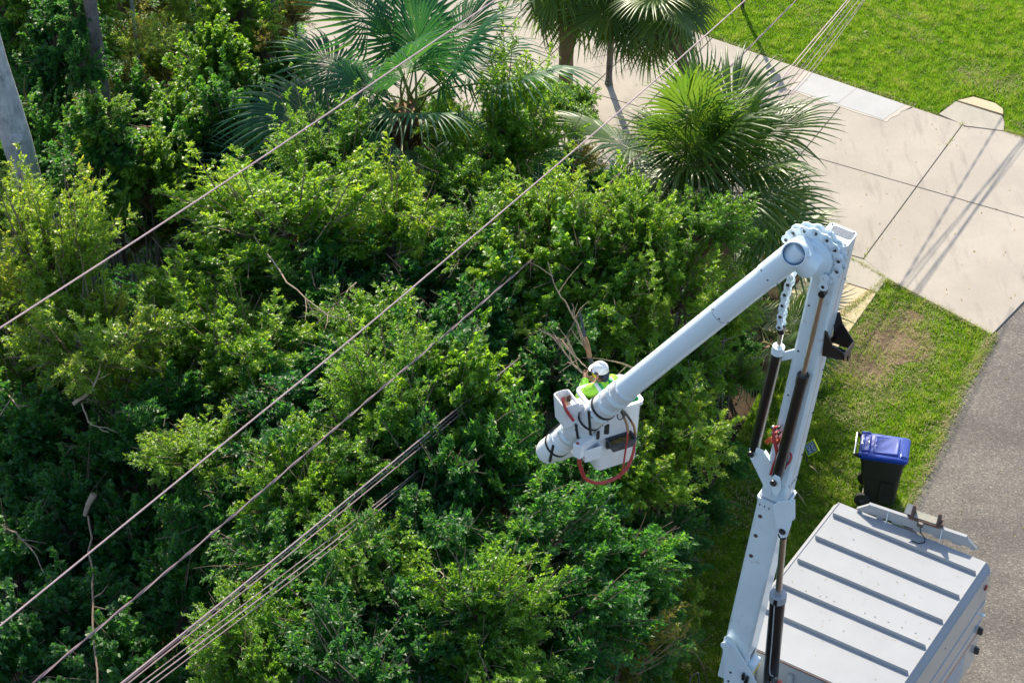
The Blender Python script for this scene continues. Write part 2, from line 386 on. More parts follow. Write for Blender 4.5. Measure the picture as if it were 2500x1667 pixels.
# ------------------------------------------------------------------ the setting: ground, road, driveway, pavement
g = MB(); g.add([(-400, -300, -0.06), (400, -300, -0.06), (400, 600, -0.06), (-400, 600, -0.06)], [(0, 1, 2, 3)])
props(build('ground', g, M_SOIL), kind='structure')

RDV = V3((0.4808, 0.8769, 0)); RNV = V3((0.8769, -0.4808, 0))    # along the road, across it towards the road
O = at(2237.5, 459)                                               # where two driveway joints cross
EA = (at(2350, 305) - at(2110, 630)).normalized()                 # along the pavement joint
EB = V3((-EA.y, EA.x, 0))                                         # towards the house
def gp(a, b): p = O + EA*a + EB*b; return (p.x, p.y)
def ga(px, py):
    p = at(px, py) - O; return p.dot(EA), p.dot(EB)
lawn_pts = [at(1300, -60), at(2300, 290), at(2520, 345), at(2700, 300), V3((30, 40, 0)), V3((30, 70, 0)), V3((-4, 70, 0)), V3((0.5, 45, 0))]
flat('lawn', lawn_pts, -0.02, M_TURF)
verge_px = [(2165, 680), (2060, 768), (1950, 860), (1860, 940), (1780, 1100), (1690, 1300), (1600, 1750), (1900, 1750), (2140, 1390), (2260, 1150), (2365, 925), (2425, 822)]
verge_pts = [at(*p) for p in verge_px]
flat('verge', verge_pts, -0.025, M_TURF)
# road
e0 = at(2424, 822); 
road_edge = [(2900, 250), (2560, 640), (2500, 722), (2424, 818), (2366, 915), (2262, 1140), (2140, 1380), (1950, 1690), (1700, 2100)]
rp = []
for i, p in enumerate(road_edge):
    rp.append(at(*p))
for i in range(3):   # ragged shoulder
    pass
dense = []
for a, b in zip(rp[:-1], rp[1:]):
    k = max(2, int((b - a).length/0.18))
    for i in range(k):
        q = a.lerp(b, i/k); dense.append(q + RNV*(R_(-0.035, 0.035)))
dense.append(rp[-1])
road_poly = [(p.x, p.y) for p in dense] + [(rp[-1].x + 9, rp[-1].y - 5), (rp[0].x + 9, rp[0].y - 5)]
flat('road', road_poly, -0.004, M_ASPHALT)

# driveway: slabs divided by the joints seen in the photo
drive = bpy.data.objects.new('driveway', None); COL.objects.link(drive); drive['kind'] = 'structure'; ORIGIN['driveway'] = V3((0, 0, 0))
a_top = max(ga(2300, 290)[0], ga(1960, 166)[0], ga(1700, 78)[0]) + 0.03; a_low = ga(2085, 628)[0]
b_1 = ga(2053, 262)[1]; b_2 = ga(1948, 204)[1]
bs = [0.0, b_1, b_2, b_2 + (b_2 - b_1)*1.02, b_2 + (b_2 - b_1)*2.05, b_2 + (b_2 - b_1)*3.2, b_2 + (b_2 - b_1)*4.4, b_2 + (b_2 - b_1)*5.6, b_2 + (b_2 - b_1)*6.8, b_2 + (b_2 - b_1)*8.0, b_2 + (b_2 - b_1)*9.3]
G = 0.009
_p, _q = ga(1680, 76), ga(2300, 289)
def a_edge(b): return _q[0] + (_p[0] - _q[0])*(b - _q[1])/(_p[1] - _q[1])
def slab_edge(b0, b1): return flat('slab', [gp(G, b0+G), gp(a_edge(b0+G), b0+G), gp(a_edge(b1-G), b1-G), gp(G, b1-G)], 0.03 + R_(-0.002, 0.002), M_CONC, parent=drive, thick=0.12, bevel=0.006)
def slab(a0, a1, b0, b1, mat=None, z=0.03, par=drive):
    return flat('slab', [gp(a0+G, b0+G), gp(a1-G, b0+G), gp(a1-G, b1-G), gp(a0+G, b1-G)], z + R_(-0.002, 0.002), mat or M_CONC, parent=par, thick=0.12, bevel=0.006)
a_house = a_top + 4.5
for i in range(len(bs) - 1):
    slab(a_low, 0, bs[i], bs[i+1]); slab_edge(bs[i], bs[i+1])
    if i >= 3: slab(a_low - 2.6, a_low, bs[i], bs[i+1])
    if i >= 5: slab(a_low - 5.4, a_low - 2.6, bs[i], bs[i+1]); slab(a_low - 8.4, a_low - 5.4, bs[i], bs[i+1])
# road side of the cross joint: pavement strip and flared apron
e_low = ga(2165, 682); e_ap0 = ga(2421, 819); e_ap1 = ga(2500, 726)
up1 = ga(2500, 335)
flat('slab', [gp(a_low+G, -G), gp(min(a_low+G, e_low[0]), e_low[1]), gp(e_ap0[0], e_ap0[1]), gp(0-G, ga(2600, 585)[1]-0.35), gp(0-G, -G)], 0.028, M_CONC, parent=drive, thick=0.12, bevel=0.006)
far_b = ga(2560, 640)[1]
flat('slab', [gp(G, -G), gp(G, ga(2600, 585)[1]-0.35), gp(a_top + 1.2, ga(2600, 585)[1]-0.6), gp(up1[0], up1[1]), gp(*ga(2452, 324)), gp(*ga(2352, 312)), gp(a_edge(-G), -G)], 0.029, M_CONC, parent=drive, thick=0.12, bevel=0.006)
# repaired rectangle with its slurry edge
pc = [(1981, 182), (2213, 254), (2157, 296), (1933, 222)]
cx = sum(p[0] for p in pc)/4; cy = sum(p[1] for p in pc)/4
slur = []
for (x0, y0), (x1, y1) in zip(pc, pc[1:] + pc[:1]):
    for i in range(9):
        x = x0 + (x1-x0)*i/9; y = y0 + (y1-y0)*i/9; k = R_(1.07, 1.17)
        q = at(cx + (x-cx)*k, cy + (y-cy)*k); slur.append(q)
topline_a = a_top - 0.02
def clampa(p):
    a, b = (p - O).dot(EA), (p - O).dot(EB); return gp(min(a, a_edge(b) - 0.03), b)
flat('slurry', [clampa(p) for p in slur], 0.0345, M_CONC_R, parent=drive, thick=0.03)
for h in range(2):
    q = [at(*p) for p in pc]
    if h == 0: w = [q[0], q[0].lerp(q[1], 0.49), q[3].lerp(q[2], 0.49), q[3]]
    else: w = [q[0].lerp(q[1], 0.494), q[1], q[2], q[3].lerp(q[2], 0.494)]
    flat('patch', [clampa(p) for p in w], 0.0385, M_CONC_P, parent=drive, thick=0.03)
# pavement: two short runs either side of the driveway
walk = bpy.data.objects.new('pavement', None); COL.objects.link(walk); walk['kind'] = 'structure'; ORIGIN['pavement'] = V3((0, 0, 0))
wb1 = e_low[1]
j = ga(2105, 705)[0]
flat('slab', [gp(j+G, 0.8), gp(j+G, wb1), gp(a_low-G, wb1), gp(a_low-G, 0.8)], 0.024, M_CONC_G, parent=walk, thick=0.12, bevel=0.006)
flat('slab', [gp(j-2.1, 0.8), gp(j-2.1, wb1), gp(j-G, wb1), gp(j-G, 0.8)], 0.020, M_CONC_Y, parent=walk, thick=0.12, bevel=0.006)
flat('slab', [at(*p) for p in ((2292, 281), (2333, 250), (2447, 286), (2452, 302), (2450, 322), (2356, 310))], 0.027, M_CONC_G, parent=walk, thick=0.12, bevel=0.006)
flat('slab', [at(*p) for p in ((2336, 248), (2376, 239), (2430, 255), (2448, 268), (2449, 282))], 0.03, M_CONC_Y, parent=walk, thick=0.12, bevel=0.006)

# ------------------------------------------------------------------ grass
def in_poly(P, poly):
    x, y = P[:, 0], P[:, 1]; ins = np.zeros(len(P), bool); n = len(poly); jx = n - 1
    for i in range(n):
        xi, yi = poly[i][0], poly[i][1]; xj, yj = poly[jx][0], poly[jx][1]
        c = ((yi > y) != (yj > y)) & (x < (xj - xi)*(y - yi)/(yj - yi + 1e-12) + xi)
        ins ^= c; jx = i
    return ins
def vnoise(P, s, seed=0):
    """smooth value noise on the plane, 0..1"""
    r = np.random.default_rng(seed); T = r.random((64, 64))
    q = P[:, :2]*s + 1000.0; i = np.floor(q).astype(int); f = q - i; f = f*f*(3 - 2*f)
    a = T[i[:, 0] % 64, i[:, 1] % 64]; b = T[(i[:, 0]+1) % 64, i[:, 1] % 64]
    c = T[i[:, 0] % 64, (i[:, 1]+1) % 64]; d = T[(i[:, 0]+1) % 64, (i[:, 1]+1) % 64]
    return (a*(1-f[:, 0]) + b*f[:, 0])*(1-f[:, 1]) + (c*(1-f[:, 0]) + d*f[:, 0])*f[:, 1]
def fbm(P, s, seed=0): return 0.5*vnoise(P, s, seed) + 0.3*vnoise(P, s*2.1, seed+1) + 0.2*vnoise(P, s*4.3, seed+2)
def sample(poly, density):
    p = np.array([(q[0], q[1]) for q in poly]); lo, hi = p.min(0), p.max(0)
    n = int((hi - lo).prod()*density); P = RNG.random((n, 2))*(hi - lo) + lo
    return P[in_poly(P, poly)]
def grass(name, P, h, dry, z0=-0.02, width=0.010):
    """one blade per point; dry 0..1 is the straw share"""
    n = len(P); az = RNG.random(n)*2*np.pi
    clump = fbm(P, 5.0, 31)
    lean = RNG.normal(0.55, 0.3, n); lie = RNG.random(n) < dry
    lean = np.where(lie, RNG.uniform(1.2, 1.5, n), lean)
    d = np.stack([np.cos(az)*np.sin(lean), np.sin(az)*np.sin(lean), np.abs(np.cos(lean))], 1)
    L = h*(0.25 + 1.45*clump)*RNG.uniform(0.6, 1.3, n); L = np.where(lie, RNG.uniform(0.04, 0.11, n), L)
    s = nrm(np.cross(d, np.array([0, 0, 1.0]) + RNG.normal(0, 0.3, (n, 3))))
    c = np.concatenate([P, np.full((n, 1), z0)], 1)
    c[:, 2] += np.where(lie, RNG.uniform(0.01, 0.05, n), 0)
    W = width*RNG.uniform(0.6, 1.4, n)[:, None]
    v = np.stack([c - s*W/2, c + s*W/2, c + d*L[:, None]], 1).reshape(-1, 3)
    rnd = np.clip(-0.12 + 1.15*clump + RNG.normal(0, 0.13, n), 0, 0.88)
    rnd = np.where(lie, RNG.uniform(0.90, 1.0, n), rnd)
    me = np_mesh(name, v, np.arange(n*3).reshape(-1, 3), M_GRASS, rnd)
    o = bpy.data.objects.new(name, me); COL.objects.link(o); o['kind'] = 'stuff'
    return o
lp = [at(1380, -36), at(1640, 52), at(2288, 276), at(2340, 243), at(2378, 233), at(2432, 250), at(2452, 268), at(2454, 318), at(2520, 340), at(2650, 330), at(2650, -120), at(1380, -120)]
P = sample(lp, 5200)
bare = np.zeros(len(P))
for (px, py, r) in ((2395, 190, 0.5), (2450, 210, 0.4)):
    q = at(px, py); bare = np.maximum(bare, np.exp(-((P[:, 0]-q.x)**2 + (P[:, 1]-q.y)**2)/(r*r))*(0.75 if px > 2300 else 0.25))
ditch = np.zeros(len(P))
a_, b_ = at(2425, 235), at(2540, 125)
t = np.clip(((P[:, 0]-a_.x)*(b_.x-a_.x) + (P[:, 1]-a_.y)*(b_.y-a_.y))/((b_-a_).length_squared), 0, 1)
dd = np.hypot(P[:, 0]-a_.x-t*(b_.x-a_.x), P[:, 1]-a_.y-t*(b_.y-a_.y)); ditch = np.exp(-(dd/0.13)**2)
keep = RNG.random(len(P)) > np.maximum(ditch*0.9, bare*0.55)*fbm(P, 3.0, 5)*1.8
grass('lawn_grass', P[keep], 0.085, (0.02 + 0.35*bare + 0.10*(fbm(P, 1.3, 8) > 0.70))[keep])
vp_in = [(2163, 690), (2066, 770), (1960, 862), (1860, 950), (1780, 1100), (1690, 1300), (1590, 1750), (1905, 1750), (2146, 1385), (2266, 1145), (2372, 918), (2428, 822)]
P = sample([at(*p) for p in vp_in], 5600)
bare = np.zeros(len(P))
for (px, py, rx) in ((2180, 830, 0.75), (2110, 900, 0.65), (2225, 770, 0.40), (2215, 880, 0.55), (2130, 760, 0.30), (2080, 1000, 0.35), (2160, 960, 0.3)):
    q = at(px, py); bare = np.maximum(bare, np.exp(-((P[:, 0]-q.x)**2 + (P[:, 1]-q.y)**2)/(rx*rx)))
bare *= np.clip(2.6*fbm(P, 2.4, 15) - 0.30, 0, 1)
keep = RNG.random(len(P)) > bare*0.95
grass('verge_grass', P[keep], 0.075, (0.03 + 0.45*bare + 0.08*(fbm(P, 1.6, 18) > 0.62))[keep], -0.025)
# thatch lying bare under the thin grass
for (px, py, rr) in ((2175, 835, 0.8), (2110, 900, 0.6), (2205, 775, 0.36)):
    q = at(px, py); k = 26
    ring = [(q.x + math.cos(2*math.pi*i/k)*rr*R_(0.7, 1.1), q.y + math.sin(2*math.pi*i/k)*rr*R_(0.7, 1.1)) for i in range(k)]
    flat('bare_earth', ring, -0.020 + 0.004*random.random(), M_DRY)
# grass and leaf crumbs hanging over the slab and road edges, weeds in the joints
E_ = []
def along(p, q, n, w):
    t = RNG.random(n)[:, None]; return np.array([[p.x, p.y]])*(1-t) + np.array([[q.x, q.y]])*t + RNG.normal(0, w, (n, 2))
edge_line = [at(2424, 820), at(2366, 917), at(2262, 1142), at(2140, 1382)]
for a, b in zip(edge_line[:-1], edge_line[1:]): E_.append(along(a, b, 2400, 0.06))
for a, b in ((at(2163, 684), at(2421, 819)), (at(2163, 684), at(2050, 775)), (at(1640, 56), at(2290, 280)), (at(2455, 322), at(2520, 341))): E_.append(along(a, b, 1500, 0.035))
edge = np.concatenate(E_)
grass('edge_grass', edge, 0.07, 0.32 + 0*edge[:, 0], -0.01)
W_ = [along(at(2066, 626), at(2160, 678), 700, 0.016), along(at(2105, 636), at(2135, 592), 160, 0.014), along(at(2120, 710), at(2150, 722), 200, 0.016),
      along(at(2312, 358), at(2326, 340), 130, 0.02), along(at(2345, 312), at(2352, 300), 60, 0.03), along(at(2150, 590), at(2230, 470), 50, 0.01)]
weeds = np.concatenate(W_)
def scatter(name, poly, dens, z, mat, l=(0.03, 0.08)):
    P = sample(poly, dens); n = len(P); c = np.concatenate([P, np.full((n, 1), z)], 1); d = RNG.normal(size=(n, 3)); d[:, 2] = np.abs(d[:, 2])*0.12
    v, f = leaf_arrays(c, d, RNG.normal(0, 0.2, (n, 3)) + np.array([0, 0, 1.0]), RNG.uniform(*l, n), RNG.uniform(0.012, 0.035, n))
    o = bpy.data.objects.new(name, np_mesh(name, v, f, mat, RNG.uniform(0.6, 1.0, n))); COL.objects.link(o); o['kind'] = 'stuff'
scatter('fallen_leaves', [at(1700, 100), at(2280, 290), at(2500, 350), at(2500, 700), at(2420, 800), at(2180, 670), at(1250, 340), at(900, 60)], 1.6, 0.036, M_LEAF_DRY)
scatter('road_crumbs', [at(2500, 730), at(2430, 810), at(2270, 1150), at(2500, 1660), at(2560, 700)], 3.0, 0.002, M_LEAF_DRY, (0.02, 0.05))
grass('joint_weeds', weeds, 0.05, 0.15 + 0*weeds[:, 0], 0.0)

# ------------------------------------------------------------------ foliage shapes (shared by many plants)
def crown_mesh(name, seed, n_cl, n_tw, n_lf, leaf_l, leaf_w, mat, up=0.35, zsq=0.85, L0=0.74, spread=0.32, round_leaf=False, shoots=0, zmin=-0.35, inner=0.2, col=0.0):
    """crown of unit radius: plumes of leafy twigs round a hollow middle; returns crown mesh and branch mesh"""
    r = np.random.default_rng(seed)
    d = nrm(r.normal(size=(n_cl*4, 3))); d = d[d[:, 2] > zmin][:n_cl]; n_cl = len(d)
    # clumped directions: pull towards a few lobes so that the outline is uneven
    lob = nrm(r.normal(size=(8, 3)) + np.array([0, 0, 0.45]))
    k = np.argmax(d @ lob.T + r.normal(0, 0.15, (n_cl, 8)), 1)
    lobe_r = r.uniform(0.6, 1.2, 8)
    d = nrm(d + lob[k]*0.75)
    rad = lobe_r[k]*r.uniform(0.75, 1.0, n_cl)
    inn = r.random(n_cl) < inner; rad = np.where(inn, rad*0.6, rad)
    ax = nrm(d + np.array([0, 0, up]) + r.normal(0, 0.25, (n_cl, 3)))
    o = d*(rad*0.42)[:, None]; L = rad*L0*r.uniform(0.75, 1.2, n_cl)
    if shoots:
        m = r.choice(n_cl, shoots, replace=False); ax[m] = nrm(ax[m]*0.5 + np.array([0, 0, 0.9])); L[m] *= 1.5
    t = (np.arange(n_tw) + r.random((n_cl, n_tw)))/n_tw
    u = nrm(np.cross(ax, np.array([0.3, 0.2, 0.9]) + r.normal(0, 0.2, (n_cl, 3)))); w = np.cross(ax, u)
    ph = r.uniform(0, 2*np.pi, (n_cl, n_tw))
    radial = u[:, None]*np.cos(ph)[..., None] + w[:, None]*np.sin(ph)[..., None]
    td = nrm(ax[:, None]*0.75 + radial*(1.0 - 0.55*t[..., None]) + np.array([0, 0, 0.1]))
    to = o[:, None] + ax[:, None]*(L[:, None]*t)[..., None]
    tl = spread*(1.15 - 0.75*t)*r.uniform(0.6, 1.2, (n_cl, n_tw))*rad[:, None]
    s = (np.arange(n_lf) + r.random((n_cl, n_tw, n_lf)))/n_lf
    pos = to[:, :, None] + td[:, :, None]*(tl[..., None]*s)[..., None]
    pos[..., 2] -= 0.25*tl[..., None]*s*s
    side = nrm(np.cross(td, np.array([0, 0, 1.0]) + r.normal(0, 0.2, td.shape)))
    sg = np.where(np.arange(n_lf) % 2 == 0, 1.0, -1.0)
    ld = td[:, :, None]*0.7 + side[:, :, None]*(sg*0.85)[None, None, :, None] + r.normal(0, 0.38, pos.shape)
    ln_ = np.array([0, 0, 0.85]) + 0.35*d[:, None, None] + r.normal(0, 0.42, pos.shape)
    pos = pos.reshape(-1, 3); ld = ld.reshape(-1, 3); ln_ = ln_.reshape(-1, 3)
    pos[:, 2] *= zsq; n = len(pos)
    keep = r.random(n) > 0.12; pos, ld, ln_ = pos[keep], ld[keep], ln_[keep]; n = len(pos)
    ll = leaf_l*r.uniform(0.6, 1.3, n); lw = leaf_w*r.uniform(0.7, 1.25, n)
    v, f = leaf_arrays(pos, ld, ln_, ll, lw)
    clr = np.repeat(r.normal(0, 0.13, n_cl), n_tw*n_lf)[keep]
    tip = (np.broadcast_to(t[:, :, None], (n_cl, n_tw, n_lf)).reshape(-1))[keep]
    rnd = np.clip(0.30 + clr + 0.22*(tip - 0.5) + r.normal(0, 0.17, n) + col, 0, 1)
    me = np_mesh(name, v, f, mat, rnd)
    b = MB()
    for i in range(n_cl):
        e = o[i] + ax[i]*L[i]; q = [V3((0, 0, -0.45)), V3(o[i]*0.55 + np.array([0, 0, -0.10])), V3(o[i]), V3(o[i] + ax[i]*L[i]*0.5), V3(e)]
        q = [V3((p.x, p.y, p.z*zsq)) for p in q]
        b.tube(q, [0.020, 0.016, 0.012, 0.008, 0.003], 3, caps=False)
    for i in range(26):
        k_ = r.integers(n_cl); e = o[k_] + ax[k_]*L[k_]*r.uniform(0.3, 0.9); q = nrm(ax[k_] + r.normal(0, 0.6, 3))
        b.tube([V3(e), V3(e + q*0.16), V3(e + q*0.34 + np.array([0, 0, r.uniform(-.05, .03)]))], [0.006, 0.005, 0.003], 3, caps=False)
    return me, b
def bare_mesh(name, mb, mat, smooth=True):
    me = bpy.data.meshes.new(name); me.from_pydata([tuple(v) for v in mb.v], [], mb.f); me.materials.append(mat)
    if smooth: me.polygons.foreach_set('use_smooth', [True]*len(me.polygons))
    return me
CROWNS = {}
def make_crowns():
    spec = [  # key, seed, clumps, twigs, leaves, leaf length, width, material, kwargs
        ('bright', 1, 95, 16, 23, 0.050, 0.0235, M_LEAF, dict(up=0.45, shoots=12)),
        ('bright2', 2, 95, 16, 23, 0.050, 0.0235, M_LEAF, dict(up=0.35, shoots=8, zsq=0.75)),
        ('bright3', 3, 85, 16, 23, 0.050, 0.0235, M_LEAF, dict(up=0.6, shoots=18, zsq=1.0)),
        ('deep', 4, 85, 14, 18, 0.066, 0.034, M_LEAF_B, dict(up=0.25, zsq=0.75)),
        ('deep2', 5, 85, 14, 18, 0.066, 0.034, M_LEAF_B, dict(up=0.3, shoots=6)),
        ('yellow', 6, 90, 15, 20, 0.048, 0.0215, M_LEAF_Y, dict(up=0.8, shoots=30, zsq=1.1)),
        ('yellow2', 7, 90, 15, 20, 0.048, 0.0215, M_LEAF_Y, dict(up=0.6, shoots=20)),
        ('vine', 8, 110, 14, 15, 0.066, 0.062, M_LEAF_B, dict(up=0.0, zsq=1.5, spread=0.26, zmin=-0.8, inner=0.1)),
        ('vine2', 9, 110, 14, 15, 0.064, 0.058, M_LEAF, dict(up=0.0, zsq=1.2, spread=0.26, zmin=-0.7, inner=0.1)),
        ('dry', 10, 60, 12, 13, 0.050, 0.026, M_LEAF_DRY, dict(up=0.4, shoots=14)),
        ('tall', 12, 120, 14, 16, 0.055, 0.035, M_LEAF, dict(up=0.3, zsq=0.6)),
    ]
    for key, seed, nc, nt_, nl, ll, lw, mat, kw in spec:
        me, b = crown_mesh('crown_' + mat.name, seed, nc, nt_, nl, ll, lw, mat, **kw)
        CROWNS[key] = (me, bare_mesh('branches', b, M_TWIG))
make_crowns()
def stem_mesh(seed, n):
    r = random.Random(seed); b = MB()
    for i in range(n):
        a = r.uniform(0, 6.28); k = r.uniform(0.02, 0.10) if n > 1 else 0
        x, y = math.cos(a)*k, math.sin(a)*k
        b.tube([(x, y, -0.03), (x*1.4 + r.uniform(-.03, .03), y*1.4 + r.uniform(-.03, .03), 0.35), (x*1.7 + r.uniform(-.04, .04), y*1.7, 0.7), (x*2.2, y*2.2, 1.0)],
               [0.030, 0.024, 0.018, 0.010], 6)
    return bare_mesh('trunk', b, M_BARK_DARK)
STEMS = [stem_mesh(i, n) for i, n in enumerate((3, 4, 2, 5))]
GROUPS = {
 'thicket': ('leafy green shrub in the dense thicket below the overhead lines', 'shrub', 'shrubs filling the thicket below the lines'),
 'shade': ('dark green shrub in the shaded thicket at the lower left', 'shrub', 'shaded shrubs at the lower left'),
 'vinewall': ('vine covered tree in the dark curtain of creepers at the upper left', 'tree', 'vine covered trees at the upper left'),
 'low': ('low green shrub at the foot of the palms beside the concrete driveway', 'shrub', 'low shrubs round the palms'),
 'foot': ('dark low shrub at the thicket edge beside the shaded grass strip', 'shrub', 'shrubs along the shaded grass strip'),
}
LANDMARKS = [((1450, 1040), 'the white bucket'), ((1455, 850), 'the worker'), ((990, 250), 'the left palm'), ((1775, 415), 'the right palm'), ((1380, 160), 'the ringed palm trunk'),
 ((1690, 555), 'the flat topped bright bush'), ((228, 1200), 'the cut branch stub'), ((55, 380), 'the thick grey trunk'), ((690, 590), 'the feathery sunlit shrub'), ((1180, 1500), 'the bright lower middle plume'),
 ((1430, 508), 'the black cable splice'), ((230, 940), 'the knotty dead branch'), ((1335, 1106), 'the tip of the upper boom'), ((1850, 1000), 'the left boom cylinder'), ((320, 120), 'the thin pale trunk'),
 ((650, 120), 'the dark creeper clad trunk'), ((110, 290), 'the broken snag'), ((820, 430), 'the pale green bush by the left palm'), ((1230, 380), 'the lime bush between the palms'), ((1850, 1150), 'the boom joint'),
 ((230, 1500), 'the hanging bare vine'), ((760, 1230), 'the bright bush under the cables'), ((1800, 1560), 'the foot of the boom'), ((30, 1660), 'the lower left corner'), ((970, 590), 'the sparkling bush by the second wire'), ((1680, 900), 'the lime bush right of the bucket'), ((890, 1390), 'the sunlit shoot below the cables')]
LOOK = {'bright': 'leafy green shrub', 'bright2': 'spreading green shrub', 'bright3': 'upright green shrub', 'deep': 'dark green shrub', 'deep2': 'deep green shrub with long shoots', 'yellow': 'yellow green bush', 'yellow2': 'yellowish bush',
        'vine': 'dark round leaved creeper mound', 'vine2': 'green round leaved creeper mound', 'dry': 'brown leaved bush'}
USED = set()
def own_label(px, py, key, tree):
    look = LOOK[key].replace('mound', 'clad tree') if tree else LOOK[key]
    for (x, y), nm in sorted(LANDMARKS, key=lambda q: math.hypot(q[0][0]-px, q[0][1]-py)):
        dx, dy = px - x, py - y; d = math.hypot(dx, dy)
        h = '' if abs(dx) < 0.38*d else ('left' if dx < 0 else 'right'); v = '' if abs(dy) < 0.38*d else ('above' if dy < 0 else 'below')
        where = f'{v} and {h} of' if v and h else (v or h + ' of')
        t = f"{look} {'just ' if d < 170 else ''}{where} {nm}"
        if t not in USED and len(t.split()) <= 16: USED.add(t); return t
n_shrub = [0]
def shrub(px, py, zc, R, key, label=None, cat='shrub', group=None, name='shrub', zs=1.0):
    """a shrub whose crown centre stands on the sight line px,py at height zc"""
    c = at(px, py, zc); n_shrub[0] += 1
    if group == 'shade' and key == 'vine': R *= 0.86
    if group: _, cat, gname = GROUPS[group]; label = own_label(px, py, key, group == 'vinewall'); group = gname
    t = thing(name, (c.x, c.y, -0.06), label, cat, group)
    me, br = CROWNS[key]; a = R_(0, 6.28); h = zc + 0.06
    child('trunk', STEMS[n_shrub[0] % 4], t, rot=(0, 0, a), scale=(R*1.1, R*1.1, max(0.3, h - 0.3*R)))
    ex = R_(0.82, 1.22); zs *= R_(0.85, 1.25)
    child('branches', br, t, (0, 0, h), (R_(-0.2, 0.2), R_(-0.2, 0.2), a), (R*ex, R/ex, R*zs))
    child('crown', me, t, (0, 0, h), t.children[1].rotation_euler if len(t.children) > 1 else (0, 0, a), (R*ex, R/ex, R*zs))
    return t

# named shrubs: the ones that stand out
NAMED = [
 (690, 590, 4.7, 1.55, 'bright', 'bright sunlit shrub with feathery shoots left of the middle wire', 'shrub'),
 (560, 690, 4.1, 1.35, 'bright2', 'light green bush spreading below the feathery sunlit shrub', 'shrub'),
 (130, 690, 4.8, 1.30, 'yellow', 'yellow green bush with upright shoots in front of the grey trunk', 'shrub'),
 (20, 540, 4.4, 0.85, 'yellow2', 'orange tinged bush at the left edge beside the grey trunk', 'shrub'),
 (230, 840, 4.3, 1.35, 'yellow2', 'yellowish bush under the first wire near the left edge', 'shrub'),
 (820, 430, 4.6, 1.05, 'bright3', 'pale green bush standing just below the left palm', 'shrub'),
 (970, 590, 4.5, 1.15, 'bright', 'sparkling green bush between the left palm and the second wire', 'shrub'),
 (1230, 380, 4.2, 1.30, 'bright3', 'lime green leafy bush between the two large palms', 'shrub'),
 (1400, 270, 3.6, 0.85, 'bright2', 'light leafy bush hiding the base of the palm trunk', 'shrub'),
 (1130, 480, 4.3, 1.05, 'bright2', 'glinting green bush crossed by the second wire', 'shrub'),
 (1690, 560, 4.7, 0.95, 'bright2', 'flat topped bright bush in front of the right palm', 'shrub'),
 (1560, 600, 4.7, 0.95, 'bright', 'sunlit bush left of the flat topped bush by the palm', 'shrub'),
 (1640, 720, 4.1, 1.00, 'bright3', 'fresh green bush behind the white upper boom', 'shrub'),
 (1760, 760, 3.2, 0.80, 'bright', 'green bush seen between the two boom sections', 'shrub'),
 (1680, 900, 3.2, 1.10, 'bright2', 'lime green bush right of the white bucket', 'shrub'),
 (1640, 1080, 2.9, 1.05, 'bright', 'green bush below and right of the white bucket', 'shrub'),
 (760, 1230, 4.0, 1.05, 'bright2', 'bright bush directly under the cable bundle', 'shrub'),
 (890, 1390, 3.9, 0.85, 'bright3', 'sunlit leafy shoot standing below the cable bundle', 'shrub'),
 (1180, 1500, 3.9, 1.00, 'bright', 'bright plume of shrub at the lower middle', 'shrub'),
 (1290, 1360, 3.8, 1.15, 'deep', 'rounded vine topped shrub right of the lower middle plume', 'shrub'),
 (620, 1620, 3.8, 0.95, 'bright2', 'light green shrub at the bottom edge under the cables', 'shrub'),
 (490, 1130, 4.0, 0.85, 'bright', 'green shrub between the second and third lines', 'shrub'),
 (960, 1000, 4.4, 0.95, 'bright3', 'leafy shrub where the cable bundle enters the foliage', 'shrub'),
]
for px, py, zc, R, key, lab, cat in NAMED: shrub(px, py, zc, R, key, lab, cat)
